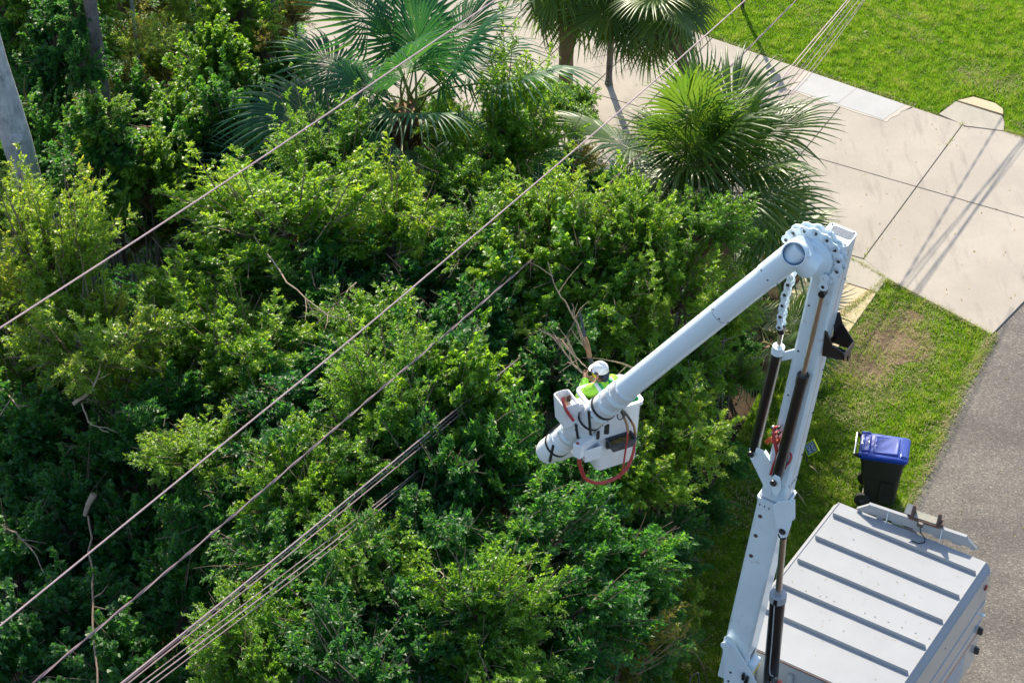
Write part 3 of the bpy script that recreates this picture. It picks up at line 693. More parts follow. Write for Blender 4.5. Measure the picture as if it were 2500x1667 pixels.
# the rest of the thicket, individual plants on a loose grid
FILL = []
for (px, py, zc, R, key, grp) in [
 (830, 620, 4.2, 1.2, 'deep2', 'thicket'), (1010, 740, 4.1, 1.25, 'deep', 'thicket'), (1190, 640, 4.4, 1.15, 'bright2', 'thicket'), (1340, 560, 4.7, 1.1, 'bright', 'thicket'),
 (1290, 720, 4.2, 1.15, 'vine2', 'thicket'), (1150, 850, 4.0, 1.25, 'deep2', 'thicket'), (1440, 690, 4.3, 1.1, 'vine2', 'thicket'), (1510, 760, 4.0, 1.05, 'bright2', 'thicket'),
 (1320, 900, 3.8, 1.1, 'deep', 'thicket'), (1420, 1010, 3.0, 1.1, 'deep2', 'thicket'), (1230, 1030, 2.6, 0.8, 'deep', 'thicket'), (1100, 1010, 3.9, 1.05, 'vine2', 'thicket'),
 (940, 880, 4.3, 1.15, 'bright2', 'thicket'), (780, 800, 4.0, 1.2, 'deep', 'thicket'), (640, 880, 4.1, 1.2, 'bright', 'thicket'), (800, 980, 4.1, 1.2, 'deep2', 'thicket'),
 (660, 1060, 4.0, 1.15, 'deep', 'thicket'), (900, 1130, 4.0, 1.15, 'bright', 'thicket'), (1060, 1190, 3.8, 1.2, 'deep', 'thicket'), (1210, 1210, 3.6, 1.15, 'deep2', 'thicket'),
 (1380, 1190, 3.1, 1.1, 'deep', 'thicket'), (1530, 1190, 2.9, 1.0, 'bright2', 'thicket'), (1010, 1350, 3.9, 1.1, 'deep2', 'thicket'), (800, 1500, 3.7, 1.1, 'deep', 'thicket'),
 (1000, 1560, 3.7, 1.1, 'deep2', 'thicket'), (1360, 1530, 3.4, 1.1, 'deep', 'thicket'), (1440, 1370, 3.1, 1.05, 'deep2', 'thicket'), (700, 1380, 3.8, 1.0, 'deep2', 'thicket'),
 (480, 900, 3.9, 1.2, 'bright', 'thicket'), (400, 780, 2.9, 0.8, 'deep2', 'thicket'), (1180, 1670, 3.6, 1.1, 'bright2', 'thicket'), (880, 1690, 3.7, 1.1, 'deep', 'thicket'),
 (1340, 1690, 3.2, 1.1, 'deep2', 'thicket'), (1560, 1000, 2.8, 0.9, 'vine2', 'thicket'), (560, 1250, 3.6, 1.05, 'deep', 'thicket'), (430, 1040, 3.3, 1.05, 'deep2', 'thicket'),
 (1020, 300, 3.2, 0.8, 'deep', 'low'), (900, 330, 3.4, 0.8, 'deep2', 'low'), (1090, 330, 3.3, 0.75, 'bright', 'low'), (700, 400, 3.2, 0.95, 'deep', 'low'), (760, 540, 3.8, 1.0, 'deep', 'low'),
 (640, 470, 3.3, 0.9, 'deep2', 'low'), (1290, 270, 3.3, 0.6, 'bright3', 'low'), (1480, 480, 2.4, 0.8, 'deep2', 'low'), (1400, 420, 2.6, 0.8, 'dry', 'low'), (1800, 590, 1.6, 0.6, 'deep', 'low'),
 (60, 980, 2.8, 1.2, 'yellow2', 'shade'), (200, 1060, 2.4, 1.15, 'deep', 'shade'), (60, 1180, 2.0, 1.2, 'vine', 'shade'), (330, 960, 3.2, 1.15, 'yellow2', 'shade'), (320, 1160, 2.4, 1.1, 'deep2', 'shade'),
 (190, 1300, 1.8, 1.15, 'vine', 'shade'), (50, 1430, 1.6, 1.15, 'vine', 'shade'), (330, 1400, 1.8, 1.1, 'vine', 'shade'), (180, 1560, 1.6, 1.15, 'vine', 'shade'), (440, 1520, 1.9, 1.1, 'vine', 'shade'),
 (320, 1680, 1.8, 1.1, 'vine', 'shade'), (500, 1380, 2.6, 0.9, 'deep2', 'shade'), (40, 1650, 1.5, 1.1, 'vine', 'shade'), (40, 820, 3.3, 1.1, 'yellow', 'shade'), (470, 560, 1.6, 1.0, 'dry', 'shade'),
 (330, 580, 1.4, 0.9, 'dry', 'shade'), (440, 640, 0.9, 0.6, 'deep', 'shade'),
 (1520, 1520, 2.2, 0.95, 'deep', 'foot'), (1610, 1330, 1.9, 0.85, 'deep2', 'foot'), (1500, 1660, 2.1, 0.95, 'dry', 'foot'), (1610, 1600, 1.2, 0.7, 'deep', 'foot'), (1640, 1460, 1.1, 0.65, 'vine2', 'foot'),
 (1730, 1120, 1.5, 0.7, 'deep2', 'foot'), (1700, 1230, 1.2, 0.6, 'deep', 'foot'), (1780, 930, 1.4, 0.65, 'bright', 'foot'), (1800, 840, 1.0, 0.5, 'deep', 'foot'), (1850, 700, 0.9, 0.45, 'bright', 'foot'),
 (30, 60, 3.4, 1.0, 'vine', 'vinewall'), (130, 120, 3.6, 0.9, 'vine', 'vinewall'), (265, 400, 3.5, 0.95, 'vine', 'vinewall'), (190, 480, 2.4, 0.9, 'vine', 'vinewall'), (350, 440, 3.0, 0.95, 'vine2', 'vinewall'),
 (430, 330, 3.2, 0.95, 'vine2', 'vinewall'), (520, 180, 3.5, 0.95, 'vine2', 'vinewall'), (560, 370, 2.7, 0.9, 'vine', 'vinewall'), (470, 40, 2.6, 0.9, 'yellow2', 'vinewall'), (590, 50, 3.6, 0.8, 'vine2', 'vinewall'),
 (440, 470, 2.2, 0.9, 'vine', 'vinewall'), (110, 260, 2.6, 0.8, 'vine', 'vinewall'), (690, 120, 3.0, 0.7, 'dry', 'vinewall'), (110, 20, 4.0, 0.85, 'vine2', 'vinewall'), (185, 60, 5.2, 0.45, 'vine', 'vinewall'), (245, 300, 4.6, 0.5, 'vine2', 'vinewall'), (190, 170, 4.6, 0.4, 'vine', 'vinewall'), (640, 20, 3.2, 0.5, 'dry', 'vinewall'), (655, 110, 3.4, 0.42, 'dry', 'vinewall'), (640, 230, 2.6, 0.5, 'vine2', 'vinewall'), (300, 230, 2.8, 0.75, 'dry', 'vinewall'), (390, 150, 3.0, 0.8, 'yellow2', 'vinewall'),
 (60, 370, 2.4, 0.9, 'vine', 'vinewall'), (120, 420, 2.2, 0.8, 'vine', 'vinewall'), (20, 140, 2.4, 0.9, 'vine', 'vinewall'), (220, 120, 2.6, 0.7, 'vine2', 'vinewall'), (560, 110, 2.4, 0.9, 'vine', 'vinewall'), (330, 330, 2.2, 0.9, 'vine', 'vinewall'), (480, 420, 2.4, 0.9, 'vine', 'vinewall'), (610, 330, 2.2, 0.8, 'vine', 'vinewall'), (200, 10, 3.0, 0.9, 'vine2', 'vinewall'),
]: shrub(px + R_(-14, 14), py + R_(-14, 14), zc*R_(0.96, 1.05), R*R_(0.95, 1.08), key, group=grp, name='vine_tree' if grp == 'vinewall' else 'shrub')
for px, py, zc, R, lab in ((330, 130, 1.6, 1.0, 'rust and yellow shrub between the creeper trees and the thin pale trunk'), (400, 20, 1.8, 1.1, 'golden leaved shrub at the top edge left of the dark trunk'),
                           (300, 10, 1.9, 0.9, 'brownish twiggy shrub at the top edge beside the second trunk'), (390, 210, 1.2, 0.9, 'dry brown undergrowth bush behind the thin pale trunk'),
                           (620, 200, 1.4, 0.75, 'brown leaved shrub at the foot of the creeper clad trunk')):
    shrub(px, py, zc, R, 'dry', lab)
# loose undergrowth between the plants
def undergrowth():
    poly = [at(-150, 1850), at(-150, -60), at(730, -60), at(760, 260), at(1250, 330), at(1850, 640), at(1790, 930), at(1700, 1200), at(1560, 1850)]
    P = sample(poly, 620); n = len(P)
    h = 1.1*fbm(P, 0.9, 3)**1.5
    c = np.concatenate([P, (h*RNG.random(n) - 0.04)[:, None]], 1)
    d = RNG.normal(size=(n, 3)); d[:, 2] *= 0.4; nn = RNG.normal(0, 0.5, (n, 3)) + np.array([0, 0, 1.0])
    v, f = leaf_arrays(c, d, nn, RNG.uniform(0.04, 0.11, n), RNG.uniform(0.03, 0.07, n))
    o = bpy.data.objects.new('undergrowth', np_mesh('undergrowth', v, f, M_LEAF_B, np.clip(RNG.normal(0.4, 0.2, n), 0, 1))); COL.objects.link(o); o['kind'] = 'stuff'
    P = sample(poly, 260); n = len(P)
    c = np.concatenate([P, RNG.uniform(-0.06, 0.0, n)[:, None]], 1); d = RNG.normal(size=(n, 3)); d[:, 2] *= 0.15
    v, f = leaf_arrays(c, d, RNG.normal(0, 0.3, (n, 3)) + np.array([0, 0, 1.0]), RNG.uniform(0.05, 0.13, n), RNG.uniform(0.03, 0.06, n))
    o = bpy.data.objects.new('leaf_litter', np_mesh('leaf_litter', v, f, M_LEAF_DRY, RNG.random(n))); COL.objects.link(o); o['kind'] = 'stuff'
undergrowth()

# ------------------------------------------------------------------ tall trees whose trunks stand at the upper left, plus unseen trees added for shade
def tall_tree(base, top, r0, r1, label, mat, key, R, crown_h, bend=0.12, limbs=()):
    base = V3(base); top = V3(top)
    t = thing('tall_tree', base, label, 'tree')
    pts = []; rad = []
    for i in range(15):
        k = i/14; p = base.lerp(top, k); p.x += bend*math.sin(k*5.0); p.y += bend*0.5*math.sin(k*3.1 + 1)
        pts.append(p); rad.append((r0 + (r1 - r0)*k)*(1 + 0.05*math.sin(k*31)) * (1.25 if i == 0 else 1))
    build('trunk', MB().tube(pts, rad, 14), mat, t, smooth=True)
    for i in range(3):
        kq = (0.30, 0.44, 0.62)[i]; a = R_(0.5, 2.4) + math.pi; p = base.lerp(top, kq); p.x += bend*math.sin(kq*5.0); p.y += bend*0.5*math.sin(kq*3.1 + 1); rr = r0 + (r1 - r0)*kq; d = V3((math.cos(a), math.sin(a), 0.25))
        build('knot', MB().tube([p + d*rr*0.6, p + d*rr*0.95, p + d*rr*1.12, p + d*rr*1.10, p + d*rr*1.0], [rr*0.55, rr*0.5, rr*0.34, rr*0.2, rr*0.05], 10), mat, t, smooth=True)
    me, br = CROWNS[key]
    c = top - base + V3((0, 0, R*0.25))
    child('branches', br, t, c, scale=(R, R, R)); 
    child('crown', me, t, c, (0, 0, R_(0, 6)), (R, R, R))
    return t
yb = at(175, 860).y
tall_tree(at_y(175, 860, yb), at_y(-190, -480, yb), 0.28, 0.20, 'thick pale grey tree trunk leaning at the left edge', M_BARK_GREY, 'tall', 1.3, 0, 0.05)
yb = at(290, 640).y
tall_tree(at_y(290, 640, yb), at_y(165, -480, yb), 0.14, 0.11, 'grey trunked tree clad in creepers left of the thin pale trunk', M_BARK_DARK, 'tall', 2.0, 0, 0.05)
yb = at(345, 330).y
tall_tree(at_y(345, 330, yb), at_y(300, -240, yb), 0.05, 0.035, 'thin pale trunk standing alone in front of brown undergrowth', M_BARK_GREY, 'dry', 0.9, 0, 0.05)
yb = at(640, 380).y
tall_tree(at_y(636, 380, yb), at_y(670, -520, yb), 0.15, 0.10, 'dark trunk wrapped in dead creepers left of the left palm', M_BARK_DARK, 'tall', 1.7, 0, 0.05)
for x, y, R, lab in ((-11.2, 44.5, 2.6, 'unseen tree added for shade beyond the top left corner, leftmost of three'), (-8.4, 45.5, 2.3, 'unseen tree added for shade beyond the top left corner, middle of three'), (-5.6, 44.5, 1.7, 'unseen tree added for shade beyond the top edge left of the left palm')):
    tall_tree((x, y, -0.06), (x + 0.3, y, 8.6), 0.2, 0.12, lab, M_BARK_DARK, 'tall', R, 0)['group'] = 'unseen trees added for shade beyond the top left'  # out of frame, added so that their crowns shade the creeper wall
for px, py, zc, R, key, lab in ((715, 40, 3.2, 0.55, 'dry', 'brown leaved creeper mass beside the dark trunk at the top edge'), (705, 170, 2.9, 0.6, 'vine2', 'green creeper mass filling the gap left of the left palm')):
    shrub(px, py, zc, R, key, lab)
# dead wood
def stick(name, pts, r0, r1, label, cat, mat=M_LIMB, twigs=0, seed=0, n=7):
    rr = random.Random(seed); pts = [V3(p) for p in pts]
    if name == 'bare_branch': r0 *= 0.62; r1 *= 0.62; pts = [p + (p - CAM).normalized()*0.22 for p in pts]
    t = thing(name, pts[0], label, cat)
    m = len(pts); dense = []
    for i in range(m-1):
        for k in range(4):
            q = pts[i].lerp(pts[i+1], k/4)
            if k: q += V3((rr.uniform(-1, 1), rr.uniform(-1, 1), rr.uniform(-1, 1)))*(pts[i+1]-pts[i]).length*0.03
            dense.append(q)
    dense.append(pts[-1]); M = len(dense)
    build('stem', MB().tube(dense, [r0 + (r1-r0)*i/(M-1) for i in range(M)], n), mat, t, smooth=True)
    for k in range(twigs):
        i = rr.randrange(M//4, M-1); d = (dense[i] - dense[i-1]).normalized()
        s = (d + V3((rr.gauss(0, .6), rr.gauss(0, .6), rr.gauss(0.1, .5)))).normalized(); L = rr.uniform(0.15, 0.5)
        q = [dense[i], dense[i] + s*L*0.5 + V3((0, 0, rr.uniform(-.03, .03))), dense[i] + s*L + V3((rr.uniform(-.05, .05), 0, rr.uniform(-.06, .04)))]
        build('twig', MB().tube(q, [r1*0.9 + 0.003, r1*0.6 + 0.002, 0.002], 5), mat, t, smooth=True)
    return t
yb = at(150, 380).y
stick('dead_snag', [at_y(150, 400, yb), at_y(128, 320, yb), at_y(98, 250, yb), at_y(76, 200, yb)], 0.10, 0.035, 'broken grey snag standing in the creepers beside the pale trunk', 'snag', M_BARK_GREY, 2, 3)
s1 = stick('cut_stub', [at(207, 1258, 2.8), at(215, 1232, 2.95), at(229, 1206, 3.1)], 0.030, 0.052, 'grey cut branch stub above a hanging vine at the lower left', 'branch stub', M_LIMB, 0, 4, 10)
stick('hanging_vine', [at(215, 1260, 3.0), at(224, 1380, 3.1), at(227, 1480, 3.1), at(230, 1580, 3.1), at(236, 1690, 3.0)], 0.014, 0.012, 'long bare vine hanging straight down at the lower left', 'vine', M_TWIG, 2, 5, 5)
stick('bare_branch', [at(-20, 930, 3.6), at(20, 965, 3.8), at(48, 998, 3.9)], 0.035, 0.014, 'pale bare branch poking in at the left edge', 'branch', M_LIMB, 3, 6)
stick('bare_branch', [at(-20, 1270, 3.0), at(40, 1300, 3.1), at(85, 1350, 3.1), at(110, 1400, 3.0)], 0.030, 0.010, 'arching bare branch in the shade low on the left edge', 'branch', M_TWIG, 3, 7)
stick('bare_branch', [at(180, 985, 4.3), at(225, 950, 4.6), at(245, 905, 4.9)], 0.05, 0.012, 'pale knotty dead branch amid the yellowish bush', 'branch', M_LIMB, 4, 8)
stick('bare_branch', [at(200, 985, 4.2), at(215, 1030, 4.2), at(265, 1055, 4.3)], 0.022, 0.008, 'short curved dead twig below the knotty dead branch', 'branch', M_LIMB, 2, 9)
stick('bare_branch', [at(372, 1130, 3.7), at(384, 1085, 4.1)], 0.04, 0.034, 'short upright dead stub under the second wire', 'branch', M_LIMB, 0, 10)
stick('bare_branch', [at(1040, 1360, 4.2), at(1075, 1395, 4.5), at(1110, 1425, 4.6)], 0.018, 0.010, 'bare grey twig above the lower middle plume', 'branch', M_LIMB, 2, 11)
stick('bare_branch', [at(960, 520, 5.2), at(1010, 530, 5.4), at(1050, 552, 5.5)], 0.014, 0.008, 'thin reddish twig arching over the foliage below the left palm', 'branch', M_LIMB, 1, 12)
stick('bare_branch', [at(870, 690, 5.0), at(800, 765, 5.0), at(740, 745, 5.2)], 0.018, 0.008, 'pale twig lying across the feathery sunlit shrub', 'branch', M_LIMB, 4, 13)
stick('bare_branch', [at(620, 575, 5.2), at(700, 690, 5.3), at(800, 770, 5.2), at(860, 782, 5.2)], 0.024, 0.008, 'long curved twig threading the sunlit shrub', 'branch', M_LIMB, 5, 14)
ORD = ['first', 'second', 'third', 'fourth', 'fifth', 'sixth', 'seventh', 'eighth', 'ninth', 'tenth', 'eleventh', 'twelfth']
for i in range(9):
    px, py = 1440 + 22*i + R_(-8, 8), 610 + R_(-60, 90)
    z = 4.2 + R_(-0.3, 0.3)
    stick('bare_branch', [at(px, py, z), at(px - R_(20, 60), py + R_(30, 70), z - 0.1), at(px - R_(60, 110), py + R_(60, 110), z - 0.3)], 0.013, 0.006,
          ORD[i] + ' thin bare stem from the left in the tangle beside the flat topped bush', 'branch', M_LIMB, 2, 20 + i, 5)['group'] = 'bare stems left of the flat topped bush'
for i in range(12):
    px, py = R_(1560, 1740), 1330 + 23*i + R_(-8, 8)
    z = R_(0.5, 1.4)
    stick('bare_branch', [at(px, py, z), at(px + R_(-60, 60), py + R_(30, 90), z*0.7), at(px + R_(-90, 60), py + R_(90, 160), 0.1)], 0.012, 0.005,
          ORD[i] + ' thin bare stem from above along the shaded thicket edge beside the boom', 'branch', M_TWIG, 2, 40 + i, 5)['group'] = 'bare stems at the shaded thicket edge'

# ------------------------------------------------------------------ palms
def frond_mesh(seed, mat, pet=1.0, blade=0.95, fan=2.35, nseg=46, droop=0.5, split=0.42):
    r = np.random.default_rng(seed); V = []; Fc = []; rn = []
    costa = 0.32*blade
    for i in range(nseg):
        k = i/(nseg-1)*2 - 1; th = k*fan + r.normal(0, 0.02)
        Ls = blade*(0.62 + 0.38*math.cos(k*1.35))*r.uniform(0.88, 1.08)
        # segments start along the costa: middle ones further out
        c0 = np.array([costa*(1 - abs(k))**1.2, 0, 0.02*(1-abs(k))])
        d = np.array([math.cos(th), math.sin(th), 0.0]); s = np.array([-d[1], d[0], 0])
        fold = 0.35; dr = droop*r.uniform(0.8, 1.25)*(1.9 if r.random() < 0.12 else 1); tw = r.normal(0, 0.10)
        base_w = 2*math.tan(fan/(nseg-1))*1.0
        stn = [(0.03, 1.0), (split, 1.0), (0.68, 0.62), (0.88, 0.34), (1.0, 0.05)]
        idx = []
        for q, (u, wf) in enumerate(stn):
            rr_ = u*Ls; full = min(base_w*(rr_ + 0.03), 0.085*blade/1.2)
            w = full if u <= split else min(base_w*split*Ls, 0.085*blade/1.2)*wf
            bend = -dr*max(0, u - 0.35)**2*Ls*1.5
            cup = 0.16*Ls*u*(abs(k))*(1 - u*0.6)
            p = c0*(1 - 0.0) + d*rr_*(1 - 0.25*max(0, u-0.5)*dr) + np.array([0, 0, bend + cup - 0.22*costa*(rr_/blade)*(1-abs(k))])
            ss = s*math.cos(tw*u) + np.array([0, 0, 1])*math.sin(tw*u)
            j = len(V); V += [p - ss*w/2, p + np.array([0, 0, w*fold]), p + ss*w/2]; idx.append(j)
        t_ = np.clip(r.normal(0.42, 0.2), 0, 1)
        for a, b in zip(idx[:-1], idx[1:]):
            Fc += [(a, a+1, b+1, b), (a+1, a+2, b+2, b+1)]; rn += [t_, t_ + 0.08]
    V = np.array(V)
    pz = -0.10*pet
    V[:, 0] += pet; V[:, 2] += pz
    me = np_mesh('frond', V, np.array(Fc), mat, np.clip(np.array(rn), 0, 1))
    b = MB().tube([(0, 0, 0), (pet*0.4, 0, pet*0.03), (pet*0.8, 0, -0.03*pet), (pet, 0, pz), (pet + costa*0.5, 0, pz + 0.0)], [0.030, 0.018, 0.014, 0.011, 0.004], 5)
    return me, bare_mesh('petiole', b, M_PETIOLE)
FR_G = [frond_mesh(100 + i, M_PALM, pet=R_(0.65, 0.95), blade=R_(1.12, 1.3), nseg=38, fan=2.1, split=0.5, droop=R_(0.25, 0.6)) for i in range(5)]
FR_B = [frond_mesh(120 + i, M_PALM_B, pet=R_(1.1, 1.5), blade=R_(1.15, 1.35), nseg=40, fan=2.15, split=0.5, droop=R_(0.35, 0.7)) for i in range(5)]
FR_D = [frond_mesh(140 + i, M_PALM_DEAD, pet=0.8, blade=0.8, fan=1.3, nseg=26, droop=1.6) for i in range(2)]
def palm(base, crown_c, label, fronds, n, el_hi=78, el_lo=-30, r_tr=0.16, size=1.0, dead=0, boots=12, az0=0.0, az_span=6.283, name='fan_palm', cat='palm', trunk=True, mat=M_BARK_PALM, ragged=0.12):
    base = V3(base); cc = V3(crown_c)
    t = thing(name, base, label, cat)
    if trunk:
        pts = [base.lerp(cc, i/24) for i in range(25)]
        build('trunk', MB().tube(pts, [r_tr*(1 + 0.05*math.sin(i*2.3) + (0.3 if i == 0 else 0) + (0.15 if i > 21 else 0)) for i in range(25)], 16), mat, t, smooth=True)
    rel = cc - base
    for i in range(n):
        k = (i + 0.5)/n; az = az0 + (i*2.39996) % 6.283*(az_span/6.283)
        el = math.radians(el_hi + (el_lo - el_hi)*k**0.9 + R_(-16, 14)); az += R_(-0.35, 0.35)
        me, pe = fronds[i % len(fronds)]; s = size*R_(0.74, 1.14)*(0.85 if k < 0.12 else 1)
        f = child('frond', me, t, rel + V3((R_(-ragged, ragged), R_(-ragged, ragged), -0.22*k + R_(-ragged, ragged)*0.6)), (R_(-0.7, 0.7), -el, az), (s, s, s))
        child('petiole', pe, f)
    for i in range(dead):
        me, pe = FR_D[i % 2]; az = R_(0, 6.28)
        f = child('dead_frond', me, t, rel + V3((0, 0, -0.35)), (R_(-0.4, 0.4), math.radians(R_(58, 82)), az), (size,)*3); f['label'] = 'brown dead frond'
        child('petiole', pe, f)
    for i in range(boots):
        az = R_(0, 6.28); z = rel.z - R_(0.15, 0.9); d = V3((math.cos(az), math.sin(az), 0)); p = base + rel*(z/rel.z if rel.z else 0)
        b = MB().tube([p + d*r_tr*0.8 + V3((0, 0, -0.1)), p + d*(r_tr + 0.07) + V3((0, 0, 0.08)), p + d*(r_tr + 0.12) + V3((0, 0, 0.24))], [0.05, 0.04, 0.02], 5)
        build('boot', b, M_BOOT, t)
    return t
# left palm, tall, blue green
cl = at(990, 262, 4.6); palm((cl.x + 0.1, cl.y, -0.05), cl, 'large blue green fan palm at the top left of the driveway', FR_B, 32, 78, -50, 0.17, 1.08, 3, 22, mat=M_BOOT, ragged=0.22)
# right palm, low and broad
cr = at(1732, 405, 4.1); palm((cr.x, cr.y, -0.05), cr, 'broad low green fan palm between the boom and the driveway', FR_G, 34, 85, -22, 0.2, 1.02, 5, 10, mat=M_BOOT, ragged=0.45)
# top palms seen with their trunks on the concrete
b1 = at(1380, 262, 0.03); palm(b1, (b1.x, b1.y, 3.75), 'fan palm with bare ringed trunk standing on the driveway at the top', FR_G, 30, 45, -76, 0.155, 0.95, 2, 6)
b2 = at(1486, 205, 0.03); palm(b2, (b2.x + 0.05, b2.y, 3.2), 'slender palm with dark trunk right of the ringed trunk', FR_G, 8, 70, -40, 0.07, 0.7, 3, 0, mat=M_BARK_DARK)
b3 = at(1730, 335, 0.03); palm((b3.x, b3.y, 0), tuple(at(1595, -55, 3.5)), 'fan palm with hanging green fronds at the top edge by the lawn', FR_G, 28, 40, -80, 0.11, 0.95, 2, 0)
c = at(690, 560, 1.9); palm((c.x, c.y, -0.05), c, 'small palmetto in deep shade left of the pale green bush', FR_B, 9, 70, 0, 0.09, 0.8, 0, 0, name='palmetto')
c = at(1905, 590, 0.7); palm((c.x, c.y, -0.05), c, 'small green palmetto behind the boom elbow', FR_G, 8, 60, -5, 0.09, 0.6, 0, 0, name='palmetto')
c = at(1480, 560, 1.9); palm((c.x, c.y, -0.05), c, 'palmetto with drooping brownish fronds left of the flat topped bush', FR_G, 10, 60, -35, 0.1, 0.9, 4, 0, name='palmetto')
c = at(1870, 840, 0.8); palm((c.x, c.y, -0.05), c, 'palmetto glimpsed between the cylinder and the lower boom', FR_G, 9, 65, -5, 0.09, 0.8, 0, 0, name='palmetto')
c = at(1330, 1085, 2.3); palm((c.x, c.y, -0.05), c, 'palmetto half hidden under the bucket', FR_B, 9, 65, -10, 0.09, 0.7, 0, 0, name='palmetto')

# ------------------------------------------------------------------ bucket truck
UP = V3((0, 0, 1))
TL = V3((-0.545, -0.838, 0)).normalized()                 # towards the front of the truck (towards the camera)
TW = V3((0.838, -0.545, 0))                               # towards the road side
C1 = at(2050, 1225, 3.0)
wR = (at(2418, 1356, 3.0) - C1).dot(TW)                   # roof width between the seams
LB = (at(1974, 1641, 3.0) - C1).dot(TL)                   # box length
def bx(l, w, z): p = C1 + TL*l + TW*w; return V3((p.x, p.y, z))
tr_base = bx(LB*0.5, wR*0.5, 0)
truck = thing('bucket_truck', tr_base, 'white bucket truck with ribbed box roof and raised boom at the road edge', 'bucket truck')
c = 0.085
prof = [(0, 3.0), (wR, 3.0), (wR + c, 2.90), (wR + c, 1.05), (-c, 1.05), (-c, 2.90)]
m = MB(); m.prism([bx(0, w, z) for w, z in prof], TL*LB)
box = build('cargo_box', m, M_ROOF, truck, bevel=0.012)
# roof seams, raised weld lines
for w in (0.0, wR):
    build('seam', MB().tube([bx(0.02, w, 3.001), bx(LB*0.5, w, 3.001), bx(LB - 0.02, w, 3.001)], 0.011, 6), M_ROOF, box, smooth=True)
# five standing ribs
ribpx = [(2388, 1404), (2351.5, 1464), (2314, 1525), (2272, 1587), (2232, 1651)]
for px, py in ribpx:
    l = (at(px, py, 3.0) - C1).dot(TL)
    m = MB(); sec = [(-0.022, 3.0), (0.0, 3.060), (0.004, 3.0)]
    m.prism([bx(l + a, 0.045, z) for a, z in sec], TW*(wR - 0.075))
    build('rib', m, M_ROOF, box)
# small holes and rivets in the roof
for px, py in ((1968, 1442), (2036.5, 1467.5), (2111.5, 1496), (2136.5, 1505), (2202, 1531), (2269, 1558), (2018, 1456)):
    q = at(px, py, 3.0); build('roof_hole', MB().cyl(q + UP*0.001, q + UP*0.004, 0.012, 10), M_STEEL, box)
for px, py in ((2084, 1316), (2013, 1315), (2169, 1517), (2235, 1544), (2002, 1454)):
    q = at(px, py, 3.0); build('rivet', MB().tube([q, q + UP*0.006, q + UP*0.01], [0.014, 0.011, 0.003], 8), M_ROOF, box, smooth=True)
nn = 70; cc_ = np.array([[*bx(R_(0.05, LB - 0.05), R_(0.05, wR - 0.05)**1.0, 3.004)] for _ in range(nn)])
v, fa = leaf_arrays(cc_, RNG.normal(size=(nn, 3))*np.array([1, 1, .08]), RNG.normal(0, .15, (nn, 3)) + np.array([0, 0, 1.]), RNG.uniform(.012, .04, nn), RNG.uniform(.006, .016, nn))
o = bpy.data.objects.new('leaf_scraps', np_mesh('leaf_scraps', v - np.array(origin(box)), fa, M_LEAF_DRY, RNG.random(nn))); COL.objects.link(o); o.parent = box; o['kind'] = 'stuff'
# right side panel with stripes
so = wR + c
side = build('side_panel', MB().prism([bx(0.0, so, 1.08), bx(LB, so, 1.08), bx(LB, so, 2.87), bx(0.0, so, 2.87)], TW*0.008), M_SIDE, box)
def stripe(z0, z1, l0, l1, mat, nm='stripe'):
    build(nm, MB().prism([bx(l0, so + 0.008, z0), bx(l1, so + 0.008, z0), bx(l1, so + 0.008, z1), bx(l0, so + 0.008, z1)], TW*0.004), mat, side)
stripe(2.30, 2.335, 0.03, LB - 0.02, M_BLUE_STRIPE)
stripe(1.92, 1.945, 0.03, LB - 0.02, M_BLUE_STRIPE); stripe(1.70, 1.725, 0.06, LB - 0.02, M_ORANGE_STRIPE)
stripe(1.18, 1.62, 0.5, LB - 0.02, M_SIGN_B if False else simple('pale_blue_decal', (0.30, 0.42, 0.55), 0.3, coat=0.4), 'decal')
q = bx(0.14, so + 0.008, 2.66); build('marker_lamp', MB().tube([q, q + TW*0.02, q + TW*0.03], [0.045, 0.045, 0.02], 14), M_REDLAMP, side, smooth=True)
for z in (1.35, 1.75): 
    q = bx(0.07, so + 0.01, z); build('door_latch', MB().box(q + TW*0.03, TL, TW, UP, 0.06, 0.07, 0.13), M_STEEL, side, bevel=0.01)
q = bx(0.06, so + 0.01, 2.05); build('door_hinge', MB().box(q + TW*0.02, TL, TW, UP, 0.05, 0.05, 0.03), M_WHITE, side, bevel=0.006)
for l, z in ((1.5, 2.62), (2.35, 2.42)):
    q = bx(l, so + 0.008, z); build('plug', MB().cyl(q, q + TW*0.004, 0.014, 8), M_STEEL, side)
# chassis, wheels (hardly seen)
build('chassis', MB().prism([bx(-0.25, 0.75, 0.62), bx(-0.25, wR - 0.75, 0.62), bx(LB + 3.0, wR - 0.75, 0.62), bx(LB + 3.0, 0.75, 0.62)], UP*0.3), M_BLACK, truck)
build('deck', MB().prism([bx(LB + 0.02, -0.02, 1.05), bx(LB + 0.02, wR, 1.05), bx(LB + 1.9, wR, 1.05), bx(LB + 1.9, -0.02, 1.05)], UP*0.12), M_DECK, truck, bevel=0.01)
for w in (0.12, wR - 0.12):
    for l in (1.15,):
        q = bx(l, w, 0.5); wh = build('wheel', MB().tube([q - TW*0.16, q - TW*0.13, q + TW*0.13, q + TW*0.16], [0.42, 0.5, 0.5, 0.42], 24), M_RUBBER, truck, smooth=True)
        build('rim', MB().cyl(q + TW*(0.15 if w > 1 else -0.15), q + TW*(0.17 if w > 1 else -0.17), 0.26, 18), M_STEEL, wh)
# front wall of the box: channels on the bulkhead below the front roof edge
for w in (0.35, 0.9, 1.5, 2.0):
    build('bulkhead_rib', MB().box(bx(LB + 0.025, w, 2.0), TW, TL, UP, 0.08, 0.05, 1.7), M_DECK, box, bevel=0.008)
build('roof_lip', MB().box(bx(LB + 0.008, wR/2, 2.985), TW, TL, UP, wR - 0.02, 0.014, 0.022), M_RUST, box)
